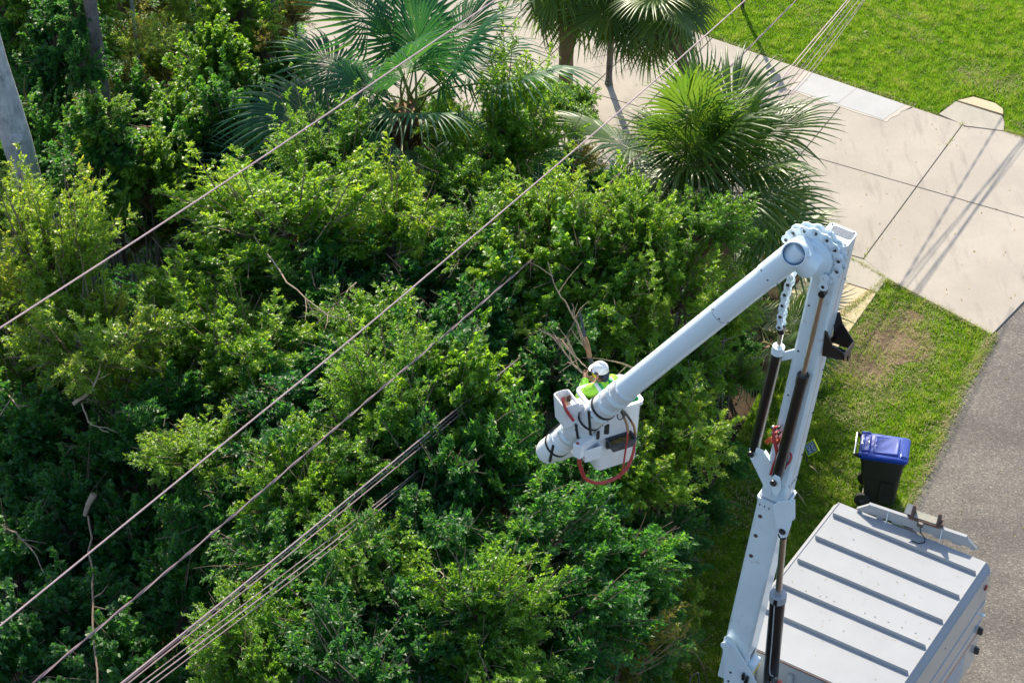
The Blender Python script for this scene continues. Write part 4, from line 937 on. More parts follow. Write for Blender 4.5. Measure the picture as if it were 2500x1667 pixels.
# headboard across the rear of the roof
hp0, hp1 = at(2090, 1246.5, 3.0), at(2383, 1345, 3.0)
hd = (hp1 - hp0); hL = hd.length; hd = hd.normalized(); hn = V3((hd.y, -hd.x, 0))
if hn.y > 0: hn = -hn                                      # towards the camera
hb = thing_part = None
m = MB(); HH = 0.188; fl = 0.10
def hpnt(s, z, d=0.0): return hp0 + hd*s + UP*z - hn*d
m.prism([hpnt(0.0, 0.03), hpnt(hL, 0.03), hpnt(hL - 0.02, 0.055), hpnt(hL - 0.19, HH), hpnt(0.19, HH), hpnt(0.02, 0.055)], -hn*0.008)
m.prism([hpnt(0.17, HH), hpnt(hL - 0.17, HH), hpnt(hL - 0.17, HH, 0.055), hpnt(0.17, HH, 0.055)], UP*0.008)
m.prism([hpnt(0.0, 0.03), hpnt(0.0, 0.03, 0.05), hpnt(0.19, HH, 0.05), hpnt(0.19, HH)], UP*0.008)
m.prism([hpnt(hL, 0.03), hpnt(hL, 0.03, 0.05), hpnt(hL - 0.19, HH, 0.05), hpnt(hL - 0.19, HH)], UP*0.008)
slots = [(0.10, 0.25), (0.47, 0.15), (0.80, 0.18), (1.14, 0.18), (1.48, 0.15), (1.80, 0.15)]
x = 0.0
edges = [0.02]
for s0, w_ in slots: edges += [s0*hL/2.05, (s0 + w_)*hL/2.05]
edges.append(hL - 0.02)
for i in range(0, len(edges), 2):
    a, b = edges[i], edges[i+1]
    if b - a > 0.01: m.prism([hpnt(a, 0.0), hpnt(b, 0.0), hpnt(b, 0.032), hpnt(a, 0.032)], -hn*0.0079)
head = build('headboard', m, M_ROOF, box)
for s in (0.52, 1.42):
    s = s*hL/2.05*1.02
    build('gusset', MB().prism([hpnt(s, 0.002), hpnt(s, HH - 0.005), hpnt(s, 0.005, -0.07)], hd*0.008), M_WHITE, head)
cr0 = (at(2250, 1290, 3.17) - hp0).dot(hd)
m = MB(); cw, cz = 0.46, HH + 0.01
m.prism([hpnt(cr0 - cw/2, cz, -0.03), hpnt(cr0 + cw/2, cz, -0.03), hpnt(cr0 + cw/2, cz, 0.16), hpnt(cr0 - cw/2, cz, 0.16)], UP*0.04)
build('boom_rest', m, M_RUST, head, bevel=0.006)
for sgn in (-1, 1):
    s = cr0 + sgn*0.19
    m = MB(); m.prism([hpnt(s - 0.02, cz + 0.04, -0.02), hpnt(s - 0.02, cz + 0.04, 0.15), hpnt(s - 0.02, cz + 0.07, 0.15), hpnt(s - 0.02, cz + 0.20, 0.09), hpnt(s - 0.02, cz + 0.20, 0.05)], hd*0.035)
    build('prong', m, M_RUST, head, bevel=0.005)
m = MB(); m.prism([hpnt(cr0 - 0.165, cz + 0.041, -0.0), hpnt(cr0 + 0.165, cz + 0.041, -0.0), hpnt(cr0 + 0.165, cz + 0.041, 0.14), hpnt(cr0 - 0.165, cz + 0.041, 0.14)], UP*0.012)
build('rest_pad', m, simple('worn_grey_pad', (0.26, 0.27, 0.24), 0.8, vscale=10, dirt=(0.36, 0.24, 0.12), dirt_at=0.52), head)
build('sensor', MB().box(hpnt(cr0 - 0.04, cz + 0.0, -0.06), hd, hn, UP, 0.09, 0.06, 0.06), M_STEEL, head, bevel=0.008)
build('sensor_cable', MB().tube([hpnt(cr0 - 0.03, cz - 0.02, -0.08), hpnt(cr0 - 0.01, 0.08, -0.09), hpnt(cr0 + 0.07, 0.03, -0.11), hpnt(cr0 + 0.09, 0.012, -0.18), hpnt(cr0 + 0.02, 0.012, -0.24), hpnt(cr0 - 0.08, 0.012, -0.23)], 0.008, 6), M_RUBBER, head, smooth=True)
build('rest_pin', MB().cyl(hpnt(cr0 - 0.26, cz + 0.03, 0.02), hpnt(cr0 + 0.27, cz + 0.03, 0.02), 0.022, 10), M_RUST, head)
build('rest_wing', MB().prism([hpnt(cr0 - 0.31, cz + 0.06, 0.0), hpnt(cr0 - 0.19, cz + 0.06, 0.0), hpnt(cr0 - 0.19, cz + 0.11, 0.16), hpnt(cr0 - 0.31, cz + 0.11, 0.16)], UP*0.006), M_SLAG, head)

# ---- lower boom: a square beam rising beside the box front
RB = V3((0.50, 0.866, 0)).normalized(); NB = V3((0.866, -0.50, 0)).normalized()     # pivot axis (away from the camera), boom plane
B0 = at(1790, 1650, 3.0)
def bp(px, py, off=0.0): return on_plane(px, py, B0 + RB*off, RB)
PB, PT = bp(1803, 1600), bp(2046.5, 577)
BAX = (PT - PB).normalized(); SIDE = (NB - BAX*NB.dot(BAX)).normalized()
BL = (PT - PB).length
def on(s, n=0.0, r=0.0): return PB + BAX*s + SIDE*n + RB*r        # s along the boom, n across (road side +), r away from the camera
sj = (bp(1893, 1205) - PB).dot(BAX)                               # joint between lower sleeve and upper section
WB = 0.32
low = build('lower_boom', MB().beam(on(sj - 0.05), on(BL), SIDE, WB, WB, bevel=0.03), M_WHITE, truck, smooth=True, angle=40)
build('boom_sleeve', MB().beam(on(0.0), on(sj), SIDE, WB + 0.035, WB + 0.035, bevel=0.03), M_WHITE, low, smooth=True, angle=40)
build('sleeve_collar', MB().beam(on(sj - 0.03), on(sj + 0.012), SIDE, WB + 0.062, WB + 0.062, bevel=0.03), M_WHITE, low)
build('wear_pad', MB().beam(on(sj + 0.012), on(sj + 0.035), SIDE, WB + 0.02, WB + 0.02, bevel=0.03), M_DECK, low)
# ruled index marks at the joint
for i in range(5):
    for f in (0, 1):
        if f == 0: p = on(sj - 0.10, -0.13 + i*0.062, -(WB + 0.035)/2 - 0.001); build('index_mark', MB().box(p, SIDE, RB, BAX, 0.012, 0.004, 0.035), M_BLACK, low)
        else: p = on(sj - 0.10, (WB + 0.035)/2 + 0.001, -0.12 + i*0.06); build('index_mark', MB().box(p, RB, SIDE, BAX, 0.012, 0.004, 0.035), M_BLACK, low)
s2 = (bp(1925, 1170) - PB).dot(BAX)
for i in range(4):
    p = on(s2, (WB)/2 + 0.001, -0.11 + i*0.07); build('index_mark', MB().box(p, RB, SIDE, BAX, 0.010, 0.004, 0.03), M_BLACK, low)
build('band_line', MB().box(on(s2 - 0.02, WB/2 + 0.0005, 0.0), RB, SIDE, BAX, WB - 0.07, 0.003, 0.006), M_BLACK, low)
# bolts along both faces
for i in range(11):
    s = sj + 0.35 + i*(BL - sj - 0.6)/10
    for n, r, ax in ((-0.10, -WB/2, -RB), (WB/2, 0.10, SIDE), ):
        if (i + (n > 0)) % 2: continue
        p = on(s, n, r); build('bolt', MB().cyl(p - ax*0.004, p + ax*0.006, 0.013, 8), M_STEEL, low)
for s in (sj - 0.28, sj - 0.62, sj - 0.98):
    p = on(s, -0.09, -(WB + 0.035)/2); build('bolt', MB().cyl(p, p - RB*0.012, 0.026, 10), M_RUST, low)
build('face_seam', MB().box(on((sj + BL)/2, WB/2 + 0.0005, -0.03), RB, SIDE, BAX, 0.006, 0.003, (BL - sj)*0.96), M_DECK, low)
# head of the boom: cap with two grip pads
build('boom_cap', MB().beam(on(BL), on(BL + 0.022), SIDE, WB + 0.012, WB + 0.012, bevel=0.035), M_WHITE, low, smooth=True)
build('grip_pad', MB().beam(on(BL + 0.022, 0.02, 0.055), on(BL + 0.026, 0.02, 0.055), SIDE, WB*0.80, WB*0.46, bevel=0.03), M_SLAG, low)
build('grip_pad', MB().beam(on(BL + 0.022, -0.03, -0.095), on(BL + 0.026, -0.03, -0.095), SIDE, WB*0.5, WB*0.2, bevel=0.02), M_SLAG, low)
for n, r in ((0.13, 0.13), (0.13, -0.13), (-0.13, 0.13)):
    p = on(BL + 0.022, n, r); build('bolt', MB().cyl(p, p + BAX*0.01, 0.010, 8), M_STEEL, low)

# cylinders on the boom
def cylinder(p0, p1, p2, r, rr, par=truck, nm='hydraulic_cylinder', gland=M_BLACK):
    """barrel p0-p1, rod p1-p2"""
    a = (p1 - p0).normalized()
    o = build(nm, MB().tube([p0, p0 + a*0.03, p1 - a*0.03, p1], [r*0.8, r, r, r*0.96], 22), M_BLACK, par, smooth=True)
    build('gland', MB().tube([p1 - a*0.10, p1 - a*0.10, p1 + a*0.008, p1 + a*0.008], [r*0.9, r*1.10, r*1.10, r*0.55], 22), gland, o, smooth=True)
    build('rod', MB().cyl(p1 - a*0.02, p2, rr, 16), M_CHROME, o, smooth=True)
    return o
def eye(p, r, w, axis, par, nm='pin_lug', mat=None):
    return build(nm, MB().cyl(p - axis*w/2, p + axis*w/2, r, 18), mat or M_BLACK, par, bevel=0.006)
ro = -(WB/2 + 0.10)
q0, q1, q2 = bp(1896, 1168, ro), bp(1961, 916, ro), bp(2008.5, 716, ro)
cyR = cylinder(q0, q1, q2, 0.066, 0.030); eye(q0, 0.055, 0.11, RB, cyR); eye(q2, 0.042, 0.09, RB, cyR, 'rod_eye')
lo_ = -(WB/2 - 0.04)
p0, p1, p2 = bp(1841, 1098, lo_), bp(1901, 846, lo_), bp(1909, 806, lo_)
cyL = cylinder(p0, p1, p2, 0.066, 0.030, gland=M_FIBRE); eye(p0, 0.055, 0.11, RB, cyL); eye(p2, 0.042, 0.09, RB, cyL, 'rod_eye')
# lugs that carry the cylinder feet
for o_ in (-0.055, 0.06):
    k = lo_ + o_
    build('lug_plate', MB().prism([bp(1829, 1094, k), bp(1838, 1088, k), bp(1862, 1100, k), bp(1893, 1150, k), bp(1880, 1215, k), bp(1868, 1195, k), bp(1828, 1112, k)], RB*0.016), M_WHITE, low, bevel=0.004)
build('lug_web', MB().prism([bp(1861, 1108, lo_), bp(1876, 1130, lo_), bp(1884, 1160, lo_), bp(1876, 1160, lo_)], RB*0.10), M_WHITE, low)
for o_ in (-0.07, 0.06):
    k = ro + o_
    build('lug_plate', MB().prism([bp(1881, 1170, k), bp(1891, 1158, k), bp(1904, 1166, k), bp(1906, 1195, k), bp(1896, 1212, k), bp(1884, 1200, k)], RB*0.016), M_WHITE, low, bevel=0.004)
for p_ in (p0, q0):
    for sg in (-0.085, 0.085): build('lug_pin', MB().cyl(p_ + RB*sg, p_ + RB*sg*1.25, 0.042, 14), M_STEEL, low)
# steady bracket between left cylinder and boom
build('steady_bracket', MB().prism([bp(1903, 863, lo_), bp(1958, 848, lo_), bp(1956, 872, lo_), bp(1906, 882, lo_)], RB*0.03), M_WHITE, low, bevel=0.006)
# hoses at the foot of the left cylinder
def hose(pts, r, mat, par, nm='hose'):
    pts = [V3(p) for p in pts]; out = []
    for i in range(len(pts) - 1):
        a = pts[max(i-1, 0)]; b = pts[i]; c_ = pts[i+1]; d = pts[min(i+2, len(pts)-1)]
        for k in range(6):
            t = k/6; out.append(0.5*((2*b) + (c_ - a)*t + (2*a - 5*b + 4*c_ - d)*t*t + (3*b - a - 3*c_ + d)*t**3))
    out.append(pts[-1])
    return build(nm, MB().tube(out, r, 7), mat, par, smooth=True)
k = -(WB/2 + 0.04)
for j_ in range(3):
    hose([bp(1868 + j_*3, 1078 + j_*3, k), bp(1880, 1068 + 4*j_, k - 0.05), bp(1895, 1076 + 4*j_, k - 0.04), bp(1904, 1070 + 3*j_, k)], 0.011, M_ORANGE, low)
for j_ in range(2):
    hose([bp(1890 + 4*j_, 1044, k), bp(1886 + 4*j_, 1060, k - 0.05), bp(1892 + 4*j_, 1090, k - 0.06), bp(1895 + 3*j_, 1112, k - 0.03), bp(1888 + 2*j_, 1134, k - 0.02), bp(1880 + 3*j_, 1158, k)], 0.012, M_RED, low)
hose([bp(1926, 1100, k + 0.06), bp(1932, 1113, k + 0.02), bp(1927, 1128, k + 0.0), bp(1919, 1137, k + 0.04), bp(1916, 1152, k + 0.06)], 0.012, M_RED, low)
for j_ in range(6):
    p = bp(1889 + (j_ % 3)*8, 1040 + (j_//3)*14, k + 0.01)
    build('hose_fitting', MB().tube([p, p - RB*0.05, p - RB*0.06 + UP*0.04], [0.014, 0.016, 0.011], 8), (M_CHROME, M_RED, M_STEEL)[j_ % 3], low, smooth=True)
# black tool holder hung on the road side face
TH = on_plane(2018, 862, on(0, WB/2 + 0.10), SIDE)
sT = (TH - PB).dot(BAX); n0 = WB/2
m = MB()
def thp(r, n, z): 
    b_ = on(sT, 0, 0); return V3((b_.x, b_.y, b_.z)) + RB*r + SIDE*n + UP*z
m.prism([thp(-0.16, n0 + 0.004, -0.17), thp(-0.16, n0 + 0.004, 0.18), thp(-0.13, n0 + 0.004, 0.19), thp(-0.13, n0 + 0.10, 0.0), thp(-0.13, n0 + 0.26, -0.04), thp(-0.13, n0 + 0.26, -0.13), thp(-0.13, n0 + 0.16, -0.17)], RB*0.014)
m.prism([thp(0.13, n0 + 0.004, -0.17), thp(0.13, n0 + 0.004, 0.26), thp(0.13, n0 + 0.05, 0.28), thp(0.13, n0 + 0.10, 0.14), thp(0.13, n0 + 0.26, -0.04), thp(0.13, n0 + 0.26, -0.13), thp(0.13, n0 + 0.16, -0.17)], RB*0.014)
m.prism([thp(-0.14, n0 + 0.25, -0.13), thp(0.145, n0 + 0.25, -0.13), thp(0.145, n0 + 0.25, -0.04), thp(-0.14, n0 + 0.25, -0.04)], SIDE*0.016)
m.prism([thp(-0.14, n0 + 0.004, -0.17), thp(0.145, n0 + 0.004, -0.17), thp(0.145, n0 + 0.004, -0.06), thp(-0.14, n0 + 0.004, -0.06)], SIDE*0.016)
m.prism([thp(-0.02, n0 + 0.01, -0.13), thp(0.03, n0 + 0.01, -0.13), thp(0.03, n0 + 0.25, -0.13), thp(-0.02, n0 + 0.25, -0.13)], UP*0.012)
m.prism([thp(0.02, n0 + 0.24, -0.25), thp(0.09, n0 + 0.24, -0.25), thp(0.09, n0 + 0.24, -0.12), thp(0.02, n0 + 0.24, -0.12)], SIDE*0.02)
build('tool_holder', m, M_BLACK, low)

# ---- elbow: disc, chain and hub
HC = bp(1984, 622, -(WB/2 + 0.03))
def hpt(a, r, d): return HC + (NB*math.cos(a) + UP*math.sin(a))*r - RB*d
R0 = 0.27
build('elbow_disc', MB().tube([HC + RB*0.02, HC - RB*0.02, HC - RB*0.02, HC - RB*0.06, HC - RB*0.06, HC - RB*0.12, HC - RB*0.13], [R0, R0, R0*0.97, R0*0.95, R0*0.86, R0*0.80, R0*0.3], 48), M_FIBRE, truck, smooth=True, angle=28)
build('elbow_spindle', MB().cyl(HC + RB*0.02, HC + RB*0.14, 0.14, 24), M_FIBRE, low, smooth=True)
def link(ca, ra, d, par=truck, L=0.155, W=0.115):
    """a chain link of two plates with its pins; ca = centre, ra = direction along the chain"""
    ra = ra.normalized(); up_ = ra.cross(RB).normalized(); o = None
    m = MB()
    for sg in (-1, 1):
        poly = []
        for e, s0 in ((L*0.36, -90), (-L*0.36, 90)):
            for i in range(7):
                a = math.radians(s0 + 180*i/6); poly.append(ca + ra*(e + math.cos(a)*W/2) + up_*(math.sin(a)*W/2) + RB*(sg*0.038))
            poly.append(ca + up_*(W*0.30*(1 if e > 0 else -1)) + RB*(sg*0.038))
        m.prism(poly, RB*0.022*sg)
    m.cyl(ca + ra*L*0.36 - RB*0.05, ca + ra*L*0.36 + RB*0.05, 0.020, 10); m.cyl(ca - ra*L*0.36 - RB*0.05, ca - ra*L*0.36 + RB*0.05, 0.020, 10)
    o = build('chain_link', m, M_FIBRE, par, bevel=0.004)
    for e in (L*0.36, -L*0.36):
        build('pin_head', MB().tube([ca + ra*e - RB*0.059, ca + ra*e - RB*0.066, ca + ra*e - RB*0.066, ca + ra*e - RB*0.064], [0.020, 0.020, 0.012, 0.003], 12), M_STEEL if e > 0 else M_FIBRE, o, smooth=True)
Rc = R0 + 0.055
for i in range(8):
    a = math.radians(148 - i*24.5)
    link(hpt(a, Rc, 0.0), (-NB*math.sin(a) + UP*math.cos(a)), 0)
for px, py in ((2015, 684),): link(bp(px, py, ro), bp(2014, 690, ro) - bp(2018, 650, ro), 0)
lp_ = [(1934, 668), (1928, 692), (1919, 718), (1914, 744), (1909, 772), (1907, 796)]
for (a0, a1) in zip(lp_[:-1], lp_[1:]):
    A_, B_ = bp(*a0, lo_), bp(*a1, lo_); link((A_ + B_)/2, B_ - A_, 0, L=0.15, W=0.085)
# ---- upper boom: round tube running down to the bucket
uo = -(WB/2 + 0.26)
U0, U1 = bp(1950, 611, uo), bp(1333, 1106, uo)
UA = (U1 - U0).normalized(); UL = (U1 - U0).length
RU = 0.153
def ub(px, py): return (bp(px, py, uo) - U0).dot(UA)
s_a = ub(1890, 676); s_b = ub(1770, 770); s_c = ub(1530, 955)
upper = build('upper_boom', MB().tube([U0 + UA*s_a, U0 + UA*s_c], [RU*0.93, RU*0.97], 40), M_FIBRE, truck, smooth=True)
build('boom_knuckle', MB().tube([U0 - UA*0.10, U0 - UA*0.095, U0 + UA*0.02, U0 + UA*s_a*0.55, U0 + UA*(s_a + 0.05), U0 + UA*(s_a + 0.05)], [RU*0.55, RU*0.86, RU*0.97, RU*0.99, RU*0.99, RU*0.93], 40), M_FIBRE, upper, smooth=True)
# neck joining the knuckle to the disc
build('neck', MB().tube([HC - RB*0.02, HC - RB*0.16, U0 + UA*0.06], [R0*0.78, R0*0.66, RU*0.8], 36), M_FIBRE, upper, smooth=True)
hx = (CAM - U0).normalized(); hx = (hx - UA*hx.dot(UA)*0.55).normalized()
hq = U0 + UA*0.02
M_BORE = simple('blue_grey_tube_bore', (0.07, 0.17, 0.28), 0.35, var=0.2, vscale=10)
hole_r = 0.126
ring = []
ux = hx.orthogonal().normalized(); uy = hx.cross(ux)
def circ(c_, r_): return [c_ + (ux*math.cos(2*math.pi*i/40) + uy*math.sin(2*math.pi*i/40))*r_ for i in range(40)]
E0 = hq + hx*(RU*1.06); 
build('tube_mouth', MB().loft([circ(hq + hx*0.05, hole_r*1.16), circ(E0 - hx*0.004, hole_r*1.12), circ(E0, hole_r*1.08), circ(E0, hole_r), circ(E0 - hx*0.03, hole_r*0.99)], caps=False), M_FIBRE, upper, smooth=True, angle=50)
build('tube_bore', MB().loft([circ(E0 - hx*0.004, hole_r*0.992), circ(E0 - hx*0.15, hole_r*0.97), circ(E0 - hx*0.155, hole_r*0.6), circ(E0 - hx*0.19, hole_r*0.55), circ(E0 - hx*0.195, 0.004)], caps=False), M_BORE, upper, smooth=True, angle=50)
build('bore_valve', MB().tube([E0 - hx*0.14 - UP*0.03 - UA*0.06, E0 - hx*0.09 - UP*0.03 - UA*0.06], [0.035, 0.025], 12), M_BLUE_STRIPE, upper, smooth=True)
for i in range(7):      # bolts round the sleeve ends
    for s, k_ in ((s_a, 1.0), (s_b, 0.99)):
        a = 2*math.pi*i/7 + 0.3; d = (RB*math.cos(a) + UA.cross(RB)*math.sin(a)).normalized(); p = U0 + UA*(s - 0.03) + d*RU*(1.0 if s == s_a else 0.955)
        build('bolt', MB().cyl(p - d*0.01, p + d*0.006, 0.010, 8), M_STEEL, upper)
m = MB()
build('band_line', MB().tube([U0 + UA*(s_b - 0.004), U0 + UA*(s_b + 0.004)], [RU*0.955, RU*0.955], 40, caps=True), M_DECK, upper, smooth=True)
# boom tip: worn sleeves, bands and rounded end shell
s_e = ub(1392, 1066)
build('tip_sleeve', MB().tube([U0 + UA*(s_c - 0.02), U0 + UA*(s_c - 0.02), U0 + UA*s_e, U0 + UA*s_e], [RU*0.9, RU*1.06, RU*1.10, RU*1.0], 40), M_SLEEVE, upper, smooth=True, angle=50)
for px, py, w_ in ((1515, 968, 0.035), (1493, 986, 0.03), (1470, 1004, 0.02), (1400, 1060, 0.03), (1378, 1078, 0.02)):
    s = ub(px, py); build('sleeve_ring', MB().tube([U0 + UA*(s - w_), U0 + UA*(s - w_), U0 + UA*(s + w_), U0 + UA*(s + w_)], [RU*1.0, RU*1.125, RU*1.125, RU*1.0], 40), M_FIBRE, upper, smooth=True, angle=50)
s_t = UL
build('end_shell', MB().tube([U0 + UA*s_e, U0 + UA*(s_e + 0.22), U0 + UA*(s_t - 0.06), U0 + UA*(s_t), U0 + UA*(s_t + 0.03), U0 + UA*(s_t + 0.04)], [RU*1.06, RU*1.1, RU*1.1, RU*0.98, RU*0.7, RU*0.2], 36), M_BUCKET, upper, smooth=True)
for px, py in ((1443, 1022), (1478, 998), (1366, 1090)):
    s = ub(px, py); T_ = UA.cross(RB).normalized()
    build('strap', MB().tube([U0 + UA*(s - 0.018), U0 + UA*(s - 0.018), U0 + UA*(s + 0.018), U0 + UA*(s + 0.018)], [RU*1.0, RU*1.142, RU*1.142, RU*1.0], 36), M_RUBBER, upper, smooth=True, angle=50)
    d = (hx*0.45 + UP*0.8).normalized(); p = U0 + UA*s + d*RU*1.14
    build('buckle', MB().box(p, UA, d.cross(UA), d, 0.07, 0.05, 0.03), M_STEEL, upper, bevel=0.006)
for (a, b) in (((1437, 1002), (1442, 1062)), ((1406, 1035), (1411, 1070)), ((1351, 1086), (1342, 1128))):
    A_, B_ = bp(*a, uo - RU*1.1), bp(*b, uo - RU*1.1)
    build('strap_tail', MB().beam(A_, B_, UA, 0.035, 0.008), M_RUBBER, upper)
hose([bp(1340, 1058, uo - 0.05), bp(1360, 1040, uo), bp(1395, 1020, uo + 0.02)], 0.014, M_RUBBER, upper)
for i in range(8):
    a = R_(0, 6.28); s = ub(R_(1420, 1500), 1010 + R_(-20, 20)); d = (RB*math.cos(a) + UA.cross(RB)*math.sin(a)); p = U0 + UA*s + d*RU*1.08
    build('bolt', MB().cyl(p, p + d*0.012, 0.011, 8), M_STEEL, upper)

# ---- bucket (work platform)
bo = 0.42                                                  # distance of its centre beyond the boom tube
zl = on_plane(1488, 962, U1 + RB*bo, RB).z                 # lip height
lipA, lipB, lipC, lipD = at(1404, 949, zl), at(1517, 914, zl), at(1572, 977, zl), at(1461, 1010, zl)
BE1 = ((lipB - lipA) + (lipC - lipD)).normalized(); BE2 = V3((-BE1.y, BE1.x, 0)); 
if BE2.y > 0: BE2 = -BE2                                   # towards the camera
Bc = (lipA + lipB + lipC + lipD)/4
bw = (((lipB - lipA).dot(BE1) + (lipC - lipD).dot(BE1))/2)/2; bd = (((lipD - lipA).dot(BE2) + (lipC - lipB).dot(BE2))/2)/2
bd = max(0.26, min(0.4, abs(bd))); 
def rr_ring(z, hw, hd_, r, n=5):
    out = []
    for sx, sy, a0 in ((1, 1, 0), (-1, 1, 90), (-1, -1, 180), (1, -1, 270)):
        for i in range(n):
            a = math.radians(a0 + 90*i/(n-1)); out.append(Bc + BE1*(sx*(hw - r) + r*math.cos(a)) + BE2*(sy*(hd_ - r) + r*math.sin(a)) + UP*(z - zl))
    return out
BH = 0.98
bucket = build('bucket', MB().loft([rr_ring(zl - BH, bw*0.86, bd*0.86, 0.06), rr_ring(zl - BH + 0.03, bw*0.90, bd*0.90, 0.07), rr_ring(zl - 0.06, bw*0.97, bd*0.97, 0.06), rr_ring(zl - 0.05, bw*1.06, bd*1.07, 0.07),
      rr_ring(zl, bw*1.06, bd*1.07, 0.07), rr_ring(zl, bw*0.92, bd*0.92, 0.05), rr_ring(zl - BH + 0.07, bw*0.84, bd*0.84, 0.05)]), M_BUCKET, truck, smooth=True, angle=30)
build('liner', MB().loft([rr_ring(zl - 0.012, bw*0.935, bd*0.935, 0.05), rr_ring(zl - 0.012, bw*0.90, bd*0.90, 0.05), rr_ring(zl - BH + 0.09, bw*0.80, bd*0.80, 0.05), rr_ring(zl - BH + 0.078, bw*0.80, bd*0.80, 0.05)], caps=False), M_LINER, bucket, smooth=True, angle=30)
build('floor_mat', MB().add(rr_ring(zl - BH + 0.085, bw*0.80, bd*0.80, 0.05), [tuple(range(20))]), M_RUBBER, bucket)
def bk(e1, e2, z): return Bc + BE1*e1 + BE2*e2 + UP*z
# tool tray on the camera face
f = bd*0.95
tc = on_plane(1516, 1071, Bc + BE2*(f + 0.08), BE2); t1 = (tc - Bc).dot(BE1); tz = tc.z - zl
m = MB()
tw_, td_, thh = 0.17, 0.085, 0.11
def tr(z, w_, d_): return [bk(t1 - w_, f + 0.09 - d_, z), bk(t1 + w_, f + 0.09 - d_, z), bk(t1 + w_, f + 0.09 + d_, z), bk(t1 - w_, f + 0.09 + d_, z)]
m.loft([tr(tz - thh, tw_*0.85, td_*0.8), tr(tz, tw_*1.02, td_*1.02), tr(tz + 0.004, tw_*1.08, td_*1.15), tr(tz + 0.014, tw_*1.08, td_*1.15), tr(tz + 0.014, tw_*0.94, td_*0.86), tr(tz - thh*0.6, tw_*0.85, td_*0.75)])
tray = build('tool_tray', m, M_PLASTIC, bucket)
m = MB(); m.add(tr(tz - thh*0.35, tw_*0.89, td_*0.80), [(0, 1, 2, 3)])
build('debris', m, M_MUCK, tray)
nn = 90; cc_ = np.array([[*(bk(t1 + R_(-.13, .13), f + 0.09 + R_(-.06, .06), tz - thh*0.34 + R_(0, 0.03)))] for _ in range(nn)])
v, fa = leaf_arrays(cc_, RNG.normal(size=(nn, 3))*np.array([1, 1, .3]), RNG.normal(0, .4, (nn, 3)) + np.array([0, 0, 1.]), RNG.uniform(.02, .05, nn), RNG.uniform(.008, .02, nn))
o = bpy.data.objects.new('leaf_scraps', np_mesh('leaf_scraps', v - np.array(origin(tray)), fa, M_LEAF_DRY, RNG.random(nn)*0.5)); COL.objects.link(o); o.parent = tray; o['kind'] = 'stuff'
build('tray_bracket', MB().box(bk(t1 - 0.14, f + 0.02, tz - 0.09), BE1, BE2, UP, 0.07, 0.05, 0.12), M_PLASTIC, bucket, bevel=0.01)
# control pod and cover at the left, brackets to the boom
def shell(name, cpx, w_, d_, h_, wall=0.014, par=bucket, mat=M_BUCKET, off=0.0):
    c_ = on_plane(cpx[0], cpx[1], Bc + BE2*off, BE2); zt = c_.z
    def rg(z, w, d): return [c_ + BE1*(sx*w) + BE2*(sy*d) + UP*(z) for sx, sy in ((-1, -1), (-0.4, -1.12), (0.4, -1.12), (1, -1), (1, 1), (-1, 1))]
    m = MB().loft([rg(-h_, w_*0.86, d_*0.86), rg(-0.02, w_, d_), rg(0, w_, d_), rg(0, w_ - wall, d_ - wall), rg(-h_ + 0.03, w_*0.86 - wall, d_*0.86 - wall)])
    return build(name, m, mat, par, bevel=0.006), c_
pod, pc_ = shell('control_pod', (1383, 972), 0.105, 0.15, 0.36, off=0.05)
build('control_box', MB().box(on_plane(1409, 990, Bc + BE2*0.12, BE2), BE1, BE2, UP, 0.14, 0.14, 0.12), M_BUCKET, pod, bevel=0.015)
build('control_lever', MB().box(on_plane(1388, 972, Bc + BE2*(-0.02), BE2), BE1, BE2, UP, 0.05, 0.03, 0.10), M_RUST, pod, bevel=0.008)
hose([on_plane(1374, 970, Bc + BE2*0.1, BE2), on_plane(1376, 985, Bc + BE2*0.16, BE2), on_plane(1384, 1003, Bc + BE2*0.22, BE2), on_plane(1400, 1026, Bc + BE2*0.25, BE2)], 0.02, M_RED, pod)
hose([on_plane(1379, 968, Bc + BE2*0.06, BE2), on_plane(1381, 980, Bc + BE2*0.1, BE2), on_plane(1392, 1000, Bc + BE2*0.16, BE2)], 0.016, M_TAN_HOSE, pod)
cov, _ = shell('side_cover', (1441, 1084), 0.125, 0.09, 0.21, off=bd + 0.02)
build('mount_arm', MB().beam(bk(-bw*0.7, bd*0.6, -0.45), bk(-bw*2.0, bd*1.3, -0.42), UP, 0.20, 0.12), M_BUCKET, bucket, bevel=0.01)
build('mount_arm', MB().beam(bk(-bw*0.4, bd*0.9, -0.30), U0 + UA*ub(1420, 1045), UP, 0.16, 0.10), M_STEEL, bucket, bevel=0.01)
build('mount_slot', MB().box(on_plane(1460, 1062, Bc + BE2*(bd + 0.01), BE2), BE1, BE2, UP, 0.035, 0.02, 0.12), M_BLACK, bucket)
build('lower_shell', MB().tube([bp(1362, 1112, uo + 0.15), bp(1402, 1095, uo + 0.15)], [0.08, 0.085], 16), M_BUCKET, bucket, smooth=True)
